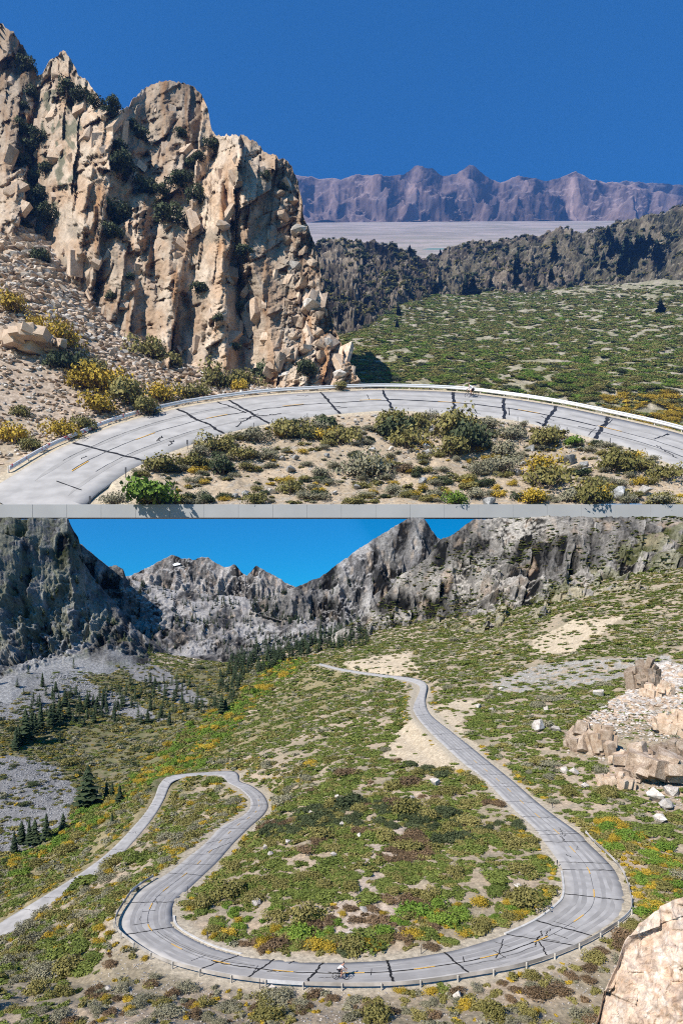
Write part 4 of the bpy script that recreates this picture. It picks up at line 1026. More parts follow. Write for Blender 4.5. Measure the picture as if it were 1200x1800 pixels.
m = kn; kind[m] = np.where(b_[m] > .27, 'rust', np.where((a_[m] < -.05) & (R[m] > .62), 'dark', 'green')); m = kn & (R < .22); kind[m] = 'olive'
m = kn & (v > 1590) & (R < .55); kind[m] = np.where(R[m] < .2, 'bright', np.where(R[m] < .35, 'yellow', 'olive'))
m = left & (b_ < .05); kind[m] = np.where(R[m] < .35, 'olive', np.where(R[m] < .55, 'sage', np.where(R[m] < .66, 'yellow', 'green')))
m = (dr_ < 3.0) & (R < .45) & (v > 1200); kind[m] = np.where(R[m] < .27, 'yellow', 'olive')
m = bt; kind[m] = np.where(R[m] < .4, 'olive', np.where(R[m] < .7, 'sage', np.where(R[m] < .85, 'yellow', 'rust')))
m = vly; kind[m] = np.where(R[m] < .33, 'olive', np.where(R[m] < .52, 'sage', np.where(R[m] < .62, 'yellow', np.where(R[m] < .8, 'dark', 'green'))))
m = ck; kind[m] = np.where(R[m] < .3, 'bright', np.where(R[m] < .42, 'yellow', np.where(R[m] < .65, 'olive', 'green')))
m = ry; kind[m] = np.where(R[m] < .4, 'yellow', np.where(R[m] < .8, 'olive', 'bright'))
hs = np.where(kind == 'green', .62, np.where(kind == 'dark', .85, 1.0)) * (.8 + .4 * g_.random(n))
sz = np.where(bt, sz * .78, sz); sz = np.where(dr_ < 2.6, np.minimum(sz, .35 + .42 * dr_), sz); sz = np.where((kind == 'yellow') & ~ck, sz * .72, sz); sz = np.where(ck, sz * 1.25, sz)
LAB = {'green': ('green mat-forming shrub on the lower valley slopes', 'green mat shrubs of the valley'), 'dark': ('dark green rounded shrub in the lower valley', 'dark shrubs of the valley'), 'rust': ('reddish brown half-dry shrub among green brush inside the hairpin', 'reddish shrubs of the valley'),
 'olive': ('olive coloured loose shrub in the lower valley', 'olive shrubs of the valley'), 'sage': ('grey-green sagebrush tuft in the lower valley', 'sage tufts of the valley'), 'yellow': ('yellow flowering shrub in the lower valley', 'yellow shrubs of the valley'), 'bright': ('bright green leafy shrub in the lower valley', 'bright green shrubs of the valley')}
def zoneB(q):
    u, v = UV(np.asarray(q)); a = (np.array(u), np.array(v)); d, _, t = roadB.dist(np.asarray(q)[None, :2]); d = d[0]; t = t[0]
    if inpoly(a[0][None], a[1][None], POLY['knoll'])[0]: return 'at the pavement edge inside the hairpin' if d < 3.5 else 'on the knoll enclosed by the hairpin'
    if inpoly(a[0][None], a[1][None], POLY['bottom'])[0]: return 'on the gravel outside the hairpin guardrail'
    if inpoly(a[0][None], a[1][None], POLY['creek'])[0]: return 'along the creek in the valley floor'
    if d < 4: return 'beside the lowest stretch of road' if t > 44 else ('beside the straight above the hairpin' if t < 14 else 'beside the road below the hairpin')
    if t > 30 and u < 480 and v > 1330: return 'on the slope between the two lower roads'
    if u < 480: return 'on the valley floor below the shaded mountain'
    if t < 14 and u > 800: return 'on the slope above the straight road'
    return 'on the slope below the straight road'
def zoneA(q):
    d, _, t = roadA.dist(np.asarray(q)[None, :2]); d = d[0] / SA
    return 'close to the pavement' if d < 3 else ('at the top of the grey stand-in wall' if q[1] < 55.5 * SA else ('by the boulders' if t[0] > 10 else 'below the tar-seamed bend'))
def lab(base, q, s):
    if 'valley' in base or 'hairpin' in base:
        k = 'small ' if s < 1.0 else ('broad ' if s > 1.6 else '')
        b = base
        for w in (' on the lower valley slopes', ' in the lower valley', ' among green brush inside the hairpin'): b = b.replace(w, '')
        return k + b + ' ' + zoneB(q)
    if 'sandy bank' in base:
        return ('small ' if s < .5 * SA else '') + base.replace(' inside the upper bend', '') + ', ' + zoneA(q)
    if 'talus between' in base:
        v = float(UV(np.asarray(q))[1]); return base + (' close behind the rail' if v > 695 else ' high under the cliff' if v < 610 else ' by the cliff foot')
    if 'brush slope' in base: return ('small ' if s < .95 * SA else 'broad ' if s > 1.3 * SA else '') + base + (' near the ridge' if q[1] > 190 * SA else '')
    return base
def plant(name, pos, sz, hs, kind, LAB, seed, caps={}, wide=1.0, up=.4, lean=0.0):
    for kd in sorted(set(kind)):
        cap = caps.get(kd, 150)
        i = np.where(kind == kd)[0]; q = pos[i]; s = sz[i]; h = hs[i]
        vis = visible(BUF, q, s * up); app = np.where(vis, s / q[:, 1], 0); od = np.argsort(-app)
        one = od[:cap][app[od[:cap]] > 0]; rest = np.setdiff1d(np.arange(len(i)), one)
        g = np.random.default_rng(seed + len(kd))
        for k in one:
            pool = BUSH[kd] if app[k] * F > 9 else LOWB[kd]
            put(name.format(kd), pool[g.integers(3)], q[k] - np.array([0, 0, .05 * s[k]]), (s[k] * (1 + .5 * g.random()) * wide, s[k] * (.85 + .3 * g.random()), s[k] * h[k]), g.random() * (.5 if wide > 1 else 6.28), lab(LAB[kd][0], q[k], s[k]), 'shrub', LAB[kd][1], None, (lean, 0))
        if len(rest):
            r3 = np.stack([s[rest] * wide * 1.2, s[rest], s[rest] * h[rest]], -1)
            stuff(name.format(kd) + '_cover', LOWB[kd], q[rest] - np.array([0, 0, .05]) * s[rest][:, None], r3, rots(len(rest), seed) if not lean else np.stack([np.full(len(rest), lean), g.normal(size=len(rest)) * .1, g.normal(size=len(rest)) * .25], -1), 'spread of ' + LAB[kd][0].split(' in ')[0].split(' on ')[0] + ' growth filling the ' + ('valley' if seed < 500 else 'terrace'), 'brush', seed)
plant('{}_shrub', pos, sz, hs, kind, LAB, 400, {'green': 190, 'olive': 130, 'dark': 150, 'yellow': 200})

for (u_, v_, w_) in [(372,1376,30),(384,1374,26),(362,1378,22)]:
    q = terrB.find(u_, v_); r = w_ / 2 * q[1] / F; put('green_shrub', BUSH['green'][0], q, (r, r, r * 1.2), u_, 'tall rounded shrub at the tip of the small upper hairpin', 'shrub', 'shrubs at the hairpin tip')
# boulders and stones of the lower valley
def boulder(grid, u, v, w, kind, label, group, squash=1.0, name='boulder', sink=.25):
    q = grid.find(u, v); r = w / 2 * q[1] / F; g = np.random.default_rng(int(u * 7 + v))
    return put(name, ROCK[kind][g.integers(6)], q + np.array([0, 0, r * (.7 * squash - sink)]), (r, r * .9, r * squash), g.random() * 6.28, label, 'boulder', group, None, (g.normal() * .2, g.normal() * .2))
for (u_, v_, w_) in [(945,1282,36),(976,1286,24),(1052,1223,26),(765,1378,24),(616,1652,28),(466,1494,16),(474,1502,15),(505,1482,16),(545,1428,13),(553,1417,14),(586,1504,18),(450,1592,22),(912,1532,20),(912,1562,18),(1152,1408,42),(1172,1420,32),(1162,1442,28),(806,1757,24),(640,1602,18),(725,1404,14),(630,1470,14),(1010,1362,22),(995,1358,20),(840,1242,14),(865,1248,13),(960,1246,14),(880,1210,10),(1180,1395,34),(1030,1385,20),(190,1740,18),(480,1740,16),(300,1745,18),(100,1720,16),(600,1450,14),(590,1400,12)]:
    boulder(terrB, u_, v_, w_, 'pale_rock', 'pale granite boulder lying among the valley brush', 'pale valley boulders')
def densR(u, v, c):
    dr = (dRfull[:-1, :-1] + dRfull[1:, 1:]) / 2
    w = .03 + .5 * smooth(.05, .35, fbm(c * .15, 3, 320))
    w = np.where(inpoly(u, v, POLY['sandk']) | inpoly(u, v, POLY['grav']), w * 3, w); w = np.where(inpoly(u, v, POLY['bottom']), 1.6, w)
    w = np.where(soft(u, v, [(860,1200),(960,1165),(1180,1150),(1190,1175),(1000,1210),(880,1220)], 14, 12), 1.5, w)
    w = np.where((u < 560) & (v > 1380) & (u > 430) & (v < 1520), w * 3, w); w = np.where(soft(u, v, [(-300,1200),(120,1190),(420,1165),(500,1160),(420,1280),(330,1360),(130,1480),(-300,1700)], 4, 20), w * .25, w)
    return np.where(dr < .9, 0, w) * np.clip((130 / c[..., 1]) ** 1.4, .2, 2.5)
def stones(grid, n, dens, seed, kinds, smin, smax, label, group, cap, cover, name='stone', parent=None, power=3.0, up=.2):
    q = grid.scatter(n, dens, seed); g = np.random.default_rng(seed); s = smin + (smax - smin) * g.random(n) ** power
    vis = visible(BUF, q, s * up); app = np.where(vis, s / q[:, 1], 0); od = np.argsort(-app); one = od[:cap][app[od[:cap]] > 0]; rest = np.setdiff1d(np.arange(n), one)
    for k in one:
        put(name, ROCK[kinds[g.integers(len(kinds))]][g.integers(6)], q[k] + np.array([0, 0, .25 * s[k]]), (s[k] * (.8 + .5 * g.random()), s[k] * (.7 + .3 * g.random()), s[k] * (.5 + .4 * g.random())), g.random() * 6.28, label if parent is None else None, 'stone' if parent is None else None, group if parent is None else None, parent, (g.normal() * .25, g.normal() * .25))
    if len(rest):
        sc = np.stack([s[rest] * (.7 + .6 * g.random(len(rest))), s[rest] * .85, s[rest] * (.45 + .4 * g.random(len(rest)))], -1)
        stuff(cover, sum([ROCK[k] for k in kinds], []), q[rest] + np.array([0, 0, .2]) * s[rest][:, None], sc, rots(len(rest), seed, .25), 'loose ' + label, 'stones', seed, parent)
stones(terrB, 7000, densR, 43, ['pale_rock', 'grey_rock', 'pale_rock'], .12, 1.5, 'small pale stone scattered over the lower valley ground', 'small stones of the valley', 130, 'gravel')
# scree below the shaded mountain
def densScr(u, v, c):
    sc = soft(u, v, [(-300,1330),(20,1330),(110,1350),(140,1400),(120,1440),(60,1490),(-300,1560)], 6, 14) | soft(u, v, [(-300,1110),(40,1150),(140,1190),(260,1245),(300,1270),(200,1262),(120,1225),(60,1260),(-300,1330)], 7, 14)
    return np.where(sc & (u > -40), 1.0, 0)
stones(terrB, 9000, densScr, 44, ['grey_rock'], .5, 1.6, 'grey stone of the scree below the shaded mountain', 'scree stones', 0, 'scree')

# outcrops of the right hand slope
def hull_into(bm, c, half, g, n=10, rz=None):
    """one angular block: jittered box corners and a few broken off points, wrapped"""
    r = Euler((g.normal() * .22, g.normal() * .22, g.random() * 6.28 if rz is None else rz)).to_matrix(); vs_ = []
    for k in range(8 + n):
        d = np.array([(1, -1)[k & 1], (1, -1)[k >> 1 & 1], (1, -1)[k >> 2 & 1]], float) * (.72 + .3 * g.random(3)) if k < 8 else (lambda q: q / np.abs(q).max() * (.85 + .25 * g.random()))(g.normal(size=3))
        vs_.append(bm.verts.new(Vector(c) + r @ Vector(d * np.asarray(half))))
    res = bmesh.ops.convex_hull(bm, input=vs_)
    junk = list({e for e in res['geom_interior'] + res['geom_unused'] if isinstance(e, bmesh.types.BMVert)})
    if junk: bmesh.ops.delete(bm, geom=junk, context='VERTS')
def big_rock(name, q, sx, sy, sz, mat, label, seed, cat='rock outcrop'):
    """crag of wedged angular blocks"""
    g = np.random.default_rng(seed); bm = bmesh.new()
    hull_into(bm, (0, 0, -.1 * sz), (sx * .48, sy * .48, sz * .5), g, 14)
    for k in range(44):
        a = g.random() * 6.28; r = .25 + .65 * g.random() ** .7; z = sz * (1.0 * (1 - r) * g.random() - .25 + .35 * g.random())
        f = .12 + .2 * g.random(); hull_into(bm, (sx * r * math.cos(a), sy * r * math.sin(a), z), (sx * f, sy * f * (.7 + .5 * g.random()), sz * f * (.8 + .9 * g.random())), g, 6)
    me = bpy.data.meshes.new(name); bm.to_mesh(me); bm.free(); me.materials.append(mat)
    o = bpy.data.objects.new(name, me); COL.objects.link(o); o.location = q; tag(o, label, cat); return o
for i, (u_, v_, w_, h_, mt, lb) in enumerate([(1030,1318,70,56,'brown_rock','brown split rock outcrop at the foot of the white talus'),(1056,1322,60,74,'tan_rock','tall tan crag beside the brown split outcrop'),(1133,1212,54,74,'brown_rock','brown leaning rock fin on top of the white talus'),(1150,1372,120,80,'brown_rock','broad reddish brown rock outcrop below the white talus'),
     (1085,1384,56,40,'tan_rock','low tan rock shelf beside the roadside boulders'),(1190,1290,70,60,'tan_rock','pale tan block half buried in the white talus'),(1108,1350,60,44,'tan_rock','squat tan outcrop between the crag and the broad outcrop'),(1160,1225,50,40,'tan_rock','small tan crag behind the leaning rock fin'),(1185,1345,60,66,'brown_rock','brown crag above the broad reddish outcrop')]):
    q = terrB.find(u_, v_); s = q[1] / F; big_rock('rock_outcrop', q + np.array([0, w_ * s * .15, h_ * s * .2]), w_ * s / 2, w_ * s / 2, h_ * s * .62, M[mt], lb, 200 + i)
stones(terrB, 2200, lambda u, v, c: np.where(soft(u, v, POLY['talusr'], 5, 8), 1.0, 0), 45, ['pale_rock', 'pale_rock', 'tan_rock'], .35, 2.6, 'white angular talus block below the brown outcrops', 'white talus blocks of the valley', 250, 'talus_rubble', 'talus_block', power=1.8)

# near rock face at the corner
rows = [[(1030,1900,33),(1100,1900,32),(1200,1890,31),(1400,1880,30)], [(1030,1845,36),(1052,1790,36.5),(1062,1745,37),(1082,1700,37.5),(1098,1655,38),(1122,1624,38.5),(1150,1600,39),(1180,1585,39),(1230,1568,39),(1400,1540,39)]]
us = np.linspace(1030, 1400, 330); u, v, d = lines(rows, us, 260); tq = np.linspace(0, 1, 260)[:, None]
wq = fbm(np.stack([u / 60, v / 60, u * 0], -1), 3, 401)
fq = planes(u / 95 + v / 260 + wq * .3, v / 120 - u / 300, 402, 1.7, .4, True); fr = planes(u / 34 + wq * .5, v / 46 + u / 120, 405, 1.7, .5, False); fs = planes(u / 13 + wq, v / 15, 408, 1.6, .6, True)
ds_ = fq * 1.1 + fr * .32 + fs * .20 + fbm(np.stack([u / 11, v / 11, u * 0], -1), 6, 410, .68) * .26 + .35 * wq
d = d - ds_ * smooth(0, .1, tq) * (1 - .5 * smooth(.9, 1, tq)); v = v + fq * 5 * tq ** 4 + fr * 4 * tq ** 4
bk = np.linspace(0, 1, 12)[1:, None]
u = np.concatenate([u, np.broadcast_to(us, (11, len(us)))]); v = np.concatenate([v, v[-1] + bk * 90]); d = np.concatenate([d, d[-1] + bk * 9])
X = np.stack([u / 45, v / 70, u * 0], -1); c = lerpc((.45, .335, .25), (.56, .45, .365), smooth(-.3, .3, fbm(X, 4, 415))); c = lerpc(c, (.40, .25, .155), smooth(.05, .4, fbm(X * 2 + 5, 4, 417)) * .6); c = lerpc(c, (.62, .55, .48), smooth(.15, .4, fbm(X * 3 + 9, 3, 419)) * .6)
nf = Grid(P(u, v, d)); o = nf.build('cliff', M['ground'], c); tag(o, 'tan granite buttress at the corner above the hairpin', 'cliff', None, 'structure')

# ---- conifers
def conifer(q, h, label, group, big, g):
    s = (h * (.9 + .25 * g.random()), h * (.9 + .25 * g.random()), h)
    if big:
        r = bpy.data.objects.new('conifer_tree', None); COL.objects.link(r); r.location = q; r.scale = s; r.rotation_euler = (0, 0, g.random() * 6.28); tag(r, label, 'tree', group)
        for nm, me in (('trunk', TRK), ('crown', CON[g.integers(4)])):
            o = bpy.data.objects.new(nm, me); COL.objects.link(o); o.parent = r
    else: put('conifer_tree', CONL[g.integers(3)], q, s, g.random() * 6.28, label, 'tree', group)
for (u_, v_, h_) in [(155,1418,78),(196,1408,36),(186,1410,40),(211,1410,34),(40,1482,42),(50,1484,46),(62,1482,44),(82,1478,48),(113,1460,32),(26,1500,40),(198,1452,26),(390,1258,42),(396,1256,30),(45,1306,64),(56,1300,50),(64,1292,40),(74,1284,44),(88,1278,40),(96,1270,36),(272,1222,22),(183,1240,22),(170,1244,24),(150,1246,22),(140,1250,28),(115,1240,30),(122,1262,32),(107,1262,34),(30,1312,36),(210,1246,18),(75,1205,26),(100,1215,20)]:
    q = terrB.find(u_, v_); conifer(q, h_ * q[1] / F, ('tall ' if h_ > 42 else 'short ' if h_ < 27 else '') + 'dark conifer ' + ('standing by the creek bend below the spur' if u_ > 350 else 'among the scree above the lower road' if v_ > 1350 else 'in the grove at the edge of the grey scree' if v_ > 1255 else 'on the brushy scree foot of the shaded mountain'), 'conifers of the valley floor', True, g_)
def wood(grids, cap, label, group, cover, seed, far=False):
    Q = []; Hh = []
    for (gr, n, dens, h0, h1) in grids:
        q = gr.scatter(n, dens, seed + len(Q)); Q.append(q); Hh.append(h0 + (h1 - h0) * np.random.default_rng(seed).random(n))
    src = np.concatenate([np.full(len(x), i) for i, x in enumerate(Q)]); ZN = ['along the creek', 'on the lowest rocky bench', 'on the rocky benches of the valley head', 'on the spur behind the shaded mountain', 'on the flank of the grey pointed mountain', 'on the dark shaded mountain', 'on the scree foot below the shaded mountain']
    Q = np.concatenate(Q); Hh = np.concatenate(Hh); vis = visible(BUF, Q, Hh * .8); app = np.where(vis, Hh / Q[:, 1], 0); od = np.argsort(-app); one = od[:cap][app[od[:cap]] > 0]; rest = np.setdiff1d(np.arange(len(Q)), one)
    for k in one: conifer(Q[k] - np.array([0, 0, .3]), Hh[k], ('tall ' if Hh[k] > 11 else 'short ' if Hh[k] < 8 else '') + label + ' ' + ZN[int(src[k])], group, app[k] * F > 24, g_)
    if len(rest): stuff(cover, CONL, Q[rest] - np.array([0, 0, .3]), np.stack([Hh[rest]] * 3, -1), rots(len(rest), seed), 'distant conifer wood on the slopes at the head of the valley', 'forest', seed)
band = [(370,1250),(400,1170),(430,1130),(520,1120),(580,1110),(640,1105),(650,1135),(560,1150),(500,1165),(430,1195),(400,1250)]
ns = lambda c, f, s: smooth(.0, .3, fbm(c * f, 3, s))
wood([(terrB, 260, lambda u, v, c: np.where(soft(u, v, band, 2, 10), 1.0, 0.0), 8, 15), (mV, 170, lambda u, v, c: np.where(soft(u, v, band, 2, 10), 1.0, 0.02), 8, 14),
      (mV, 1100, lambda u, v, c: (.12 + 1.3 * ns(c, .012, 331)) * np.where((v < 1150) & (v > 1005), 1, 0), 5, 10), (m2, 260, lambda u, v, c: np.where(v > 1010, .2 + ns(c, .015, 333), .0), 5, 11),
      (mC, 300, lambda u, v, c: np.where((v > 1020) & (u < 700), .1 + ns(c, .012, 334), 0.0), 5, 10), (mL, 90, lambda u, v, c: np.where((u > -20) & (v > 935), .4 + ns(c, .02, 335), 0), 6, 11),
      (terrB, 190, lambda u, v, c: np.where(soft(u, v, [(20,1320),(60,1230),(200,1200),(330,1200),(380,1240),(330,1280),(200,1270),(100,1330)], 2, 12), 1.0, 0), 5, 11)],
     300, 'dark conifer', 'conifers of the valley head', 'forest', 50)
# snow patch
q = mF.find(311, 992); big = P([303, 307, 312, 318, 315, 306], [993, 990, 989, 991, 993, 995], [q[1] - 1.5] * 6)
ex = np.concatenate([big, big + np.array([0, 9.0, 0])]); o = bpy.data.objects.new('snow_patch', mesh_from('snow_patch', ex, [(0, 1, 2, 3, 4, 5), (11, 10, 9, 8, 7, 6)] + [(i, (i + 1) % 6, 6 + (i + 1) % 6, 6 + i) for i in range(6)], M['snow'])); COL.objects.link(o)
tag(o, 'small white snow patch under the distant summit', 'snow')

# ================================================================== PLANTS AND STONES, UPPER TERRACE
LABF = {'olive': ('olive shrub on the sandy bank inside the upper bend', 'olive bank shrubs'), 'dark': ('dark green shrub on the sandy bank inside the upper bend', 'dark bank shrubs'), 'sage': ('grey-green sagebrush on the sandy bank inside the upper bend', 'sage on the bank'), 'yellow': ('yellow blooming shrub on the sandy bank inside the upper bend', 'yellow bank shrubs'), 'bright': ('bright green rounded bush on the sandy bank inside the upper bend', 'bright green bank bushes'), 'rust': ('rust coloured shrub on the sandy bank inside the upper bend', 'rusty bank shrubs'), 'green': ('green shrub on the sandy bank inside the upper bend', 'green bank shrubs')}
LABT = {k: (a[0].replace('on the sandy bank inside the upper bend', 'on the talus between cliff and guardrail'), a[1].replace('bank', 'talus')) for k, a in LABF.items()}
LABC = {'dark': ('dark shrub rooted in a crevice of the granite cliff', 'shrubs of the granite cliff'), 'olive': ('olive shrub at the foot of the granite cliff', 'shrubs at the cliff foot')}
TW = []
for k in range(2):
    V, Fc = [], []; g = np.random.default_rng(k)
    for j in range(9):
        a = g.random() * 6.28; r = .3 + .5 * g.random(); tube(V, Fc, (0, 0, -.05), (r * math.cos(a), r * math.sin(a), .35 + .4 * g.random()), .025, 4, .008)
    TW.append(mesh_from('branches', V, Fc, M['twig']))
def bush(grid, u, v, w, kd, LB, hs=1.0, off=0.0):
    q = grid.find(u, v); r = w / 2 * q[1] / F * 1.22; g = np.random.default_rng(int(u * 3 + v * 5))
    o = put(kd + '_shrub', BUSH[kd][g.integers(3)], q + np.array([0, -off * r, -.08 * r]), (r * (.95 + .2 * g.random()), r, r * hs * (1.1 + .35 * g.random())), g.random() * 6.28, lab(LB[kd][0], q, r), 'shrub', LB[kd][1])
    t = bpy.data.objects.new('branches', TW[g.integers(2)]); COL.objects.link(t); t.parent = o
    return o
for (u_, v_, w_, kd) in [(270,884,95,'bright'),(285,828,62,'olive'),(335,822,55,'olive'),(392,832,50,'dark'),(385,795,55,'olive'),(350,800,40,'sage'),(455,775,48,'sage'),(428,806,48,'olive'),(470,806,38,'sage'),(495,768,52,'olive'),(535,768,55,'olive'),(572,765,50,'sage'),(600,780,62,'olive'),(585,772,44,'yellow'),(572,758,46,'dark'),(510,866,48,'olive'),(565,838,40,'sage'),(540,876,36,'sage'),(640,838,85,'sage'),(655,830,55,'olive'),
   (688,756,62,'olive'),(730,752,45,'olive'),(710,786,80,'olive'),(700,768,60,'dark'),(710,828,32,'rust'),(755,735,30,'sage'),(800,768,80,'olive'),(825,792,80,'dark'),(790,800,60,'olive'),(860,752,42,'sage'),(900,772,50,'sage'),(882,800,48,'sage'),(880,828,58,'sage'),(846,832,46,'sage'),(955,782,52,'olive'),(1003,781,34,'bright'),(960,856,82,'olive'),(955,835,60,'yellow'),(690,866,34,'sage'),(762,876,38,'sage'),(802,884,42,'bright'),(785,870,22,'yellow'),(822,850,22,'yellow'),(876,872,28,'yellow'),(905,852,20,'yellow'),(928,882,46,'yellow'),(1040,886,60,'olive'),(1050,880,44,'yellow'),(1030,868,60,'olive'),(1075,828,70,'olive'),(1105,812,40,'yellow'),(1128,826,44,'olive'),(1126,852,28,'yellow'),(1165,842,60,'olive'),(1172,888,50,'olive'),(1105,884,30,'sage'),(450,884,40,'olive'),(205,884,50,'sage'),(360,878,36,'sage'),(1000,880,40,'sage'),(840,875,40,'sage')]:
    bush(terrA, u_, v_, w_, kd, LABF, .95)
for (u_, v_, w_, kd) in [(28,560,62,'yellow'),(24,786,64,'yellow'),(110,622,80,'yellow'),(125,660,66,'dark'),(95,655,44,'dark'),(165,668,58,'olive'),(150,695,90,'yellow'),(205,700,96,'yellow'),(240,722,90,'olive'),(180,735,80,'yellow'),(285,716,66,'yellow'),(320,706,54,'olive'),(265,735,60,'olive'),(112,778,62,'yellow'),(150,764,48,'olive'),(60,800,50,'olive'),(385,692,84,'olive'),(435,688,60,'olive'),(475,684,74,'dark'),(500,684,60,'dark'),(350,704,50,'olive'),(70,470,40,'dark'),(262,640,74,'olive'),(300,654,52,'olive'),(420,696,40,'yellow'),(60,590,40,'yellow'),(36,740,40,'olive'),(600,676,30,'olive')]:
    bush(terrA, u_, v_ - 9, w_ * .85, kd, LABT, 1.0)
for (u_, v_, w_) in [(50,120,38),(62,172,34),(48,190,24),(128,172,48),(150,178,36),(172,184,30),(206,192,36),(196,200,28),(45,226,34),(72,244,36),(60,262,34),(36,292,48),(62,316,40),(45,334,36),(80,300,34),(225,302,60),(212,298,34),(215,258,26),(250,238,34),(240,225,26),(320,238,28),(318,322,46),(332,316,30),(265,335,46),(285,338,30),(302,386,58),(205,378,54),(222,370,30),(205,412,46),(90,384,46),(62,372,40),(75,350,36),(40,400,40),(30,430,36),(350,352,42),(340,290,36),(376,262,34),(352,278,28),(430,446,36),(420,492,34),(350,506,36),(230,486,22),(195,524,26),(418,545,30),(470,312,22),(415,610,26),(540,650,50),(500,330,18),(105,500,24),(388,560,26)]:
    q = cliff.find(u_, v_); r = w_ / 2 * q[1] / F * 1.05; g = np.random.default_rng(int(u_ + v_))
    put('dark_shrub', BUSH['dark'][g.integers(3)], q + np.array([0, -.35 * r, -.45 * r]), (r, r, r * 1.05), g.random() * 6.28, ('small ' if w_ < 30 else 'large ' if w_ > 45 else '') + 'dark shrub ' + ('in the gully beside the pointed tower' if u_ < 95 else 'on the pointed tower of the granite cliff' if u_ < 185 else 'on the broken ledges between pointed and blunt towers' if u_ < 280 else 'on the blunt tower of the granite cliff' if u_ < 345 else 'in the deep crack beside the slender tower' if u_ < 425 else 'on the slender outer tower of the cliff'), 'shrub', LABC['dark'][1])
# random smaller shrubs on the bank
dRA = terrA.dR
inside = lambda u, v, dr: (dr > .9) & (v > 725) & (u > 150) & (v < 900)
def densA(u, v, c):
    dr = (dRA[:-1, :-1] + dRA[1:, 1:]) / 2; b = np.interp(u, [150, 258, 394, 474, 598, 797, 954, 1046, 1180], [892, 815, 766, 748, 731, 732, 753, 776, 815])
    return np.where((dr > 1.0) & (v > b), .15 + smooth(-.1, .3, fbm(c / SA * .25, 3, 340)), 0.0)
pos = terrA.scatter(1400, densA, 61); n = len(pos); kk = np.array(['sage', 'olive', 'sage', 'yellow', 'olive', 'sage', 'olive', 'dark'])[g_.integers(0, 8, n)]
plant('{}_shrub', pos, (.32 + .75 * g_.random(n) ** 1.6) * SA, np.full(n, .95), kk, LABF, 700, {'olive': 40, 'dark': 40})
for (u_, v_, w_) in [(1000,812,30),(635,780,20),(750,788,22),(757,796,20),(932,790,18),(1028,818,20),(1031,828,20),(918,816,16),(914,832,20),(1085,874,34),(1131,868,30),(1020,790,14),(882,748,10),(760,760,18),(655,790,14),(480,866,18),(430,872,18),(497,806,16),(520,806,18),(508,828,26),(575,800,12),(590,868,14),(860,884,26),(745,848,18),(1110,880,24),(690,790,14),(625,858,20),(415,872,14)]:
    boulder(terrA, u_, v_, w_ * 1.25, 'grey_rock' if (u_ % 3) else 'pale_rock', 'grey boulder on the sandy bank inside the upper bend', 'boulders of the upper bank', .8)
def densA2(u, v, c): return densA(u, v, c) * 0 + np.where(densA(u, v, c) > 0, .3 + 1.2 * smooth(0, .3, fbm(c / SA * .2, 3, 345)), 0)
stones(terrA, 3400, densA2, 62, ['grey_rock', 'pale_rock', 'tan_rock'], .10 * SA, 1.15 * SA, 'small grey stone on the sandy bank inside the upper bend', 'small stones of the upper bank', 115, 'bank_gravel', power=2.3)
# talus blocks below the cliff: pieces of the terrace ground
def densT(u, v, c):
    dr = (dRA[:-1, :-1] + dRA[1:, 1:]) / 2; rl = np.interp(u, [0, 128, 215, 316, 402, 480, 563, 640], [842, 779, 744, 718, 704, 695, 690, 686])
    return np.where((dr > 1.5) & (v < rl) & (u < 640) & (u > -30), 1.0, 0.0) * smooth(-.5, -.1, fbm(c / SA * .12, 3, 350))
stones(terrA, 4200, densT, 63, ['tan_rock', 'pale_rock', 'tan_rock'], .4 * SA, 2.1 * SA, 'tan talus block below the granite cliff', 'talus', 300, 'talus_rubble', 'rock', terrA.o, 1.5, .3)
q = terrA.find(60, 618); big_rock('rock_outcrop', q + np.array([0, 0, 1.2 * SA]), 4.2 * SA, 3.2 * SA, 2.6 * SA, M['tan_rock'], 'large cracked tan boulder resting on the talus among yellow shrubs', 260)
# rounded pale blocks stacked down the right edge of the cliff
for i, (u_, v_, w_) in enumerate([(505,318,34),(490,345,34),(516,352,28),(500,378,32),(522,402,26),(505,425,30),(530,440,28),(545,462,26),(515,470,30),(530,500,34),(552,500,26),(510,530,26),(545,535,32),(562,552,26),(525,565,30),(555,585,30),(575,600,24),(540,610,28),(560,630,30),(585,640,26),(600,655,24),(528,640,34),(575,668,26),(612,672,20),(500,655,30),(515,590,22),(470,660,26),(345,645,30),(330,660,24),(360,668,26),(392,668,28)]):
    q = cliff.find(u_, v_); r = w_ / 2 * q[1] / F; g = np.random.default_rng(i)
    put('block', ROCK['tan_rock' if i % 4 else 'pale_rock'][g.integers(6)], q + np.array([0, .25 * r, 0]), (r * 1.2, r, r * .95), g.random() * 6.28, None, None, None, cliff.o, (g.normal() * .3, g.normal() * .3))
SLAB = []
for k in range(7):
    bm = bmesh.new(); hull_into(bm, (0, 0, 0), (1, .8, 1), np.random.default_rng(500 + k), 5, 0.0); me = bpy.data.meshes.new('slab'); bm.to_mesh(me); bm.free(); me.materials.append(M['cliff_slab']); SLAB.append(me)
g = np.random.default_rng(321)
Uc, Vc = UV(cliff.p[:360]); nr_, nc_ = Uc.shape
for k in range(170):
    i_ = int(10 + (nr_ - 24) * g.random()); j_ = int(60 + (nc_ - 75) * g.random()); q = cliff.p[i_, j_]; w = (4 + 9 * g.random() ** 2) * q[1] / F; tall = 1.3 + 2.4 * g.random() ** 1.5
    put('slab', SLAB[g.integers(7)], q + np.array([0, w * .5, 0]), (w * (.8 + .5 * g.random()), w * .8, w * tall), g.normal() * .7, None, None, None, cliff.o, (-.3 + g.normal() * .2, .18 + g.normal() * .3))
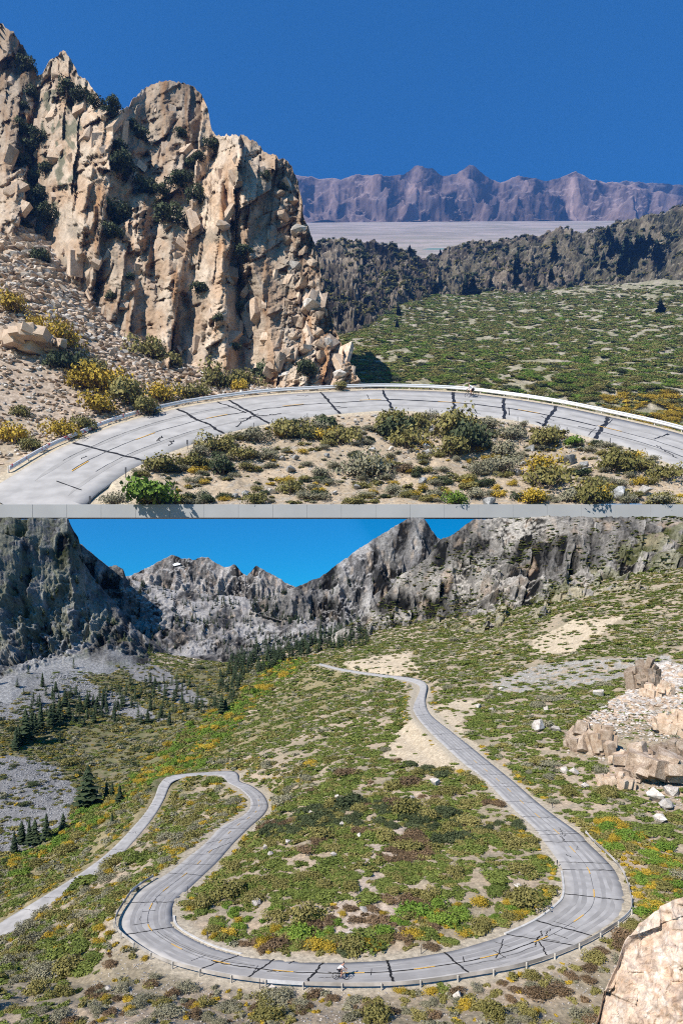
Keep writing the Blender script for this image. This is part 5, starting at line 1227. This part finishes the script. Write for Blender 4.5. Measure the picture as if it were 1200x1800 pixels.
# brush slope
def densG(u, v, c):
    w = .05 + smooth(-.2, .1, fbm(c / SA * np.array([.22, .30, .30]), 4, 360)); return w * np.where((v > 500) & (v < 770) & (u > 560), 1, .1) * np.clip(190 * SA / c[..., 1], .6, 2) * np.where(v < 545, smooth(498, 530, v) * .8 + .2, 1)
pos = slopeG.scatter(14000, densG, 64); n = len(pos); u, v = UV(pos); R = g_.random(n); kk = np.where(R < .75, 'green', np.where(R < .79, 'dark', 'olive')).astype('U6')
m = (R > .3) & (R < .38); kk[m] = 'bright'; m = (R > .38) & (R < .58); kk[m] = 'olive'; m = (u > 1060) & (v > 690) & (R < .5); kk[m] = 'yellow'
LABG = {'green': ('green shrub of the dense brush slope beyond the upper guardrail', 'green shrubs of the brush slope'), 'dark': ('dark shrub of the dense brush slope beyond the upper guardrail', 'dark shrubs of the brush slope'), 'olive': ('olive shrub of the dense brush slope beyond the upper guardrail', 'olive shrubs of the brush slope'), 'bright': ('bright green shrub of the dense brush slope beyond the upper guardrail', 'bright shrubs of the brush slope'), 'yellow': ('yellow shrub just beyond the upper guardrail', 'yellow shrubs beyond the guardrail')}
plant('{}_shrub', pos, (.7 + .8 * g_.random(n)) * SA, np.full(n, .7), kk, LABG, 800, {'green': 110, 'dark': 50, 'olive': 60, 'yellow': 40, 'bright': 60}, 1.25, .8, .55)
stones(slopeG, 900, lambda u, v, c: np.where((v > 500) & (u > 560), .1 + smooth(.1, .35, fbm(c / SA * .16 + 5, 3, 362)), 0), 65, ['pale_rock'], .25 * SA, 1.1 * SA, 'pale stone showing among the green brush slope', 'stones of the brush slope', 50, 'slope_stones', power=2.5)
# conifers and crags of the ridges
BUF = zbuf()
for (u_, v_, h_) in [(722,446,16),(773,446,12),(767,516,26),(818,520,40),(831,520,42),(861,504,24),(906,500,28),(908,478,40),(975,452,34),(968,490,26),(1095,468,48),(1110,462,44),(1122,452,42),(1128,444,36),(1118,440,34),(1100,452,40),(1085,440,26),(1076,432,28),(1068,420,26),(1152,462,44),(1160,548,28),(1140,430,26),(1058,468,30),(1048,460,26),(1086,474,24),(1104,480,30),(1070,450,26),(1090,480,40),(940,500,18),(700,552,24),(698,574,20)]:
    gr = min((mRR, mRL, slopeG), key=lambda G_: ((UV(G_.p)[0] - u_) ** 2 + (UV(G_.p)[1] - v_) ** 2).min()); q = gr.find(u_, v_); conifer(q, h_ * q[1] / F, 'dark conifer on the far ridge above the brush slope', 'conifers of the dark ridge', True, g_)
def densRg(u, v, c): return np.where(v > 300, .1 + ns(c / SA, .05, 370), 0)
for gr, n_, sd in ((mRR, 1300, 66), (mRL, 700, 67)):
    q = gr.scatter(n_, densRg, sd); s = (1.2 + 1.6 * g_.random(n_)) * SA; stuff('ridge_brush', LOWB['dark'] + LOWB['olive'], q, np.stack([s, s, s * .9], -1), rots(n_, sd), 'dark brush dotted over the rocky %s ridge' % ('long' if gr is mRR else 'craggy left'), 'brush', sd)
q = mR.scatter(8000, lambda u, v, c: np.where((v > 905) & (u > 600), .08 + 1.2 * smooth(-.1, .25, fbm(c * .03, 3, 372)) * smooth(-120, 60, (v - (1230 - .27 * u)) ), 0), 68); s = 1.0 + 2.2 * g_.random(len(q)) ** 2; stuff('mountain_brush', LOWB['green'] + LOWB['olive'] + LOWB['green'], q, np.stack([s * 1.4, s, s * .55], -1), rots(len(q), 68), 'green brush streaks on the craggy mountainside', 'brush', 68)

# ================================================================== AIR
hz = bpy.data.objects.new('haze', box_mesh('haze', -42000, 42000, -600, 38000, -150, 33000, None)); COL.objects.link(hz)
hm = bpy.data.materials.new('haze_air'); hm.use_nodes = True; hn = hm.node_tree.nodes; hl_ = hm.node_tree.links
hn.remove(hn['Principled BSDF']); pv = hn.new('ShaderNodeVolumePrincipled'); pv.inputs['Color'].default_value = (.13, .37, 1.0, 1); pv.inputs['Density'].default_value = HAZE; pv.inputs['Anisotropy'].default_value = 0.0
hl_.new(pv.outputs[0], hn['Material Output'].inputs['Volume'])
hz.data.materials.clear(); hz.data.materials.append(hm); tag(hz, 'thin blue desert haze filling the whole view', 'haze', None, 'stuff')
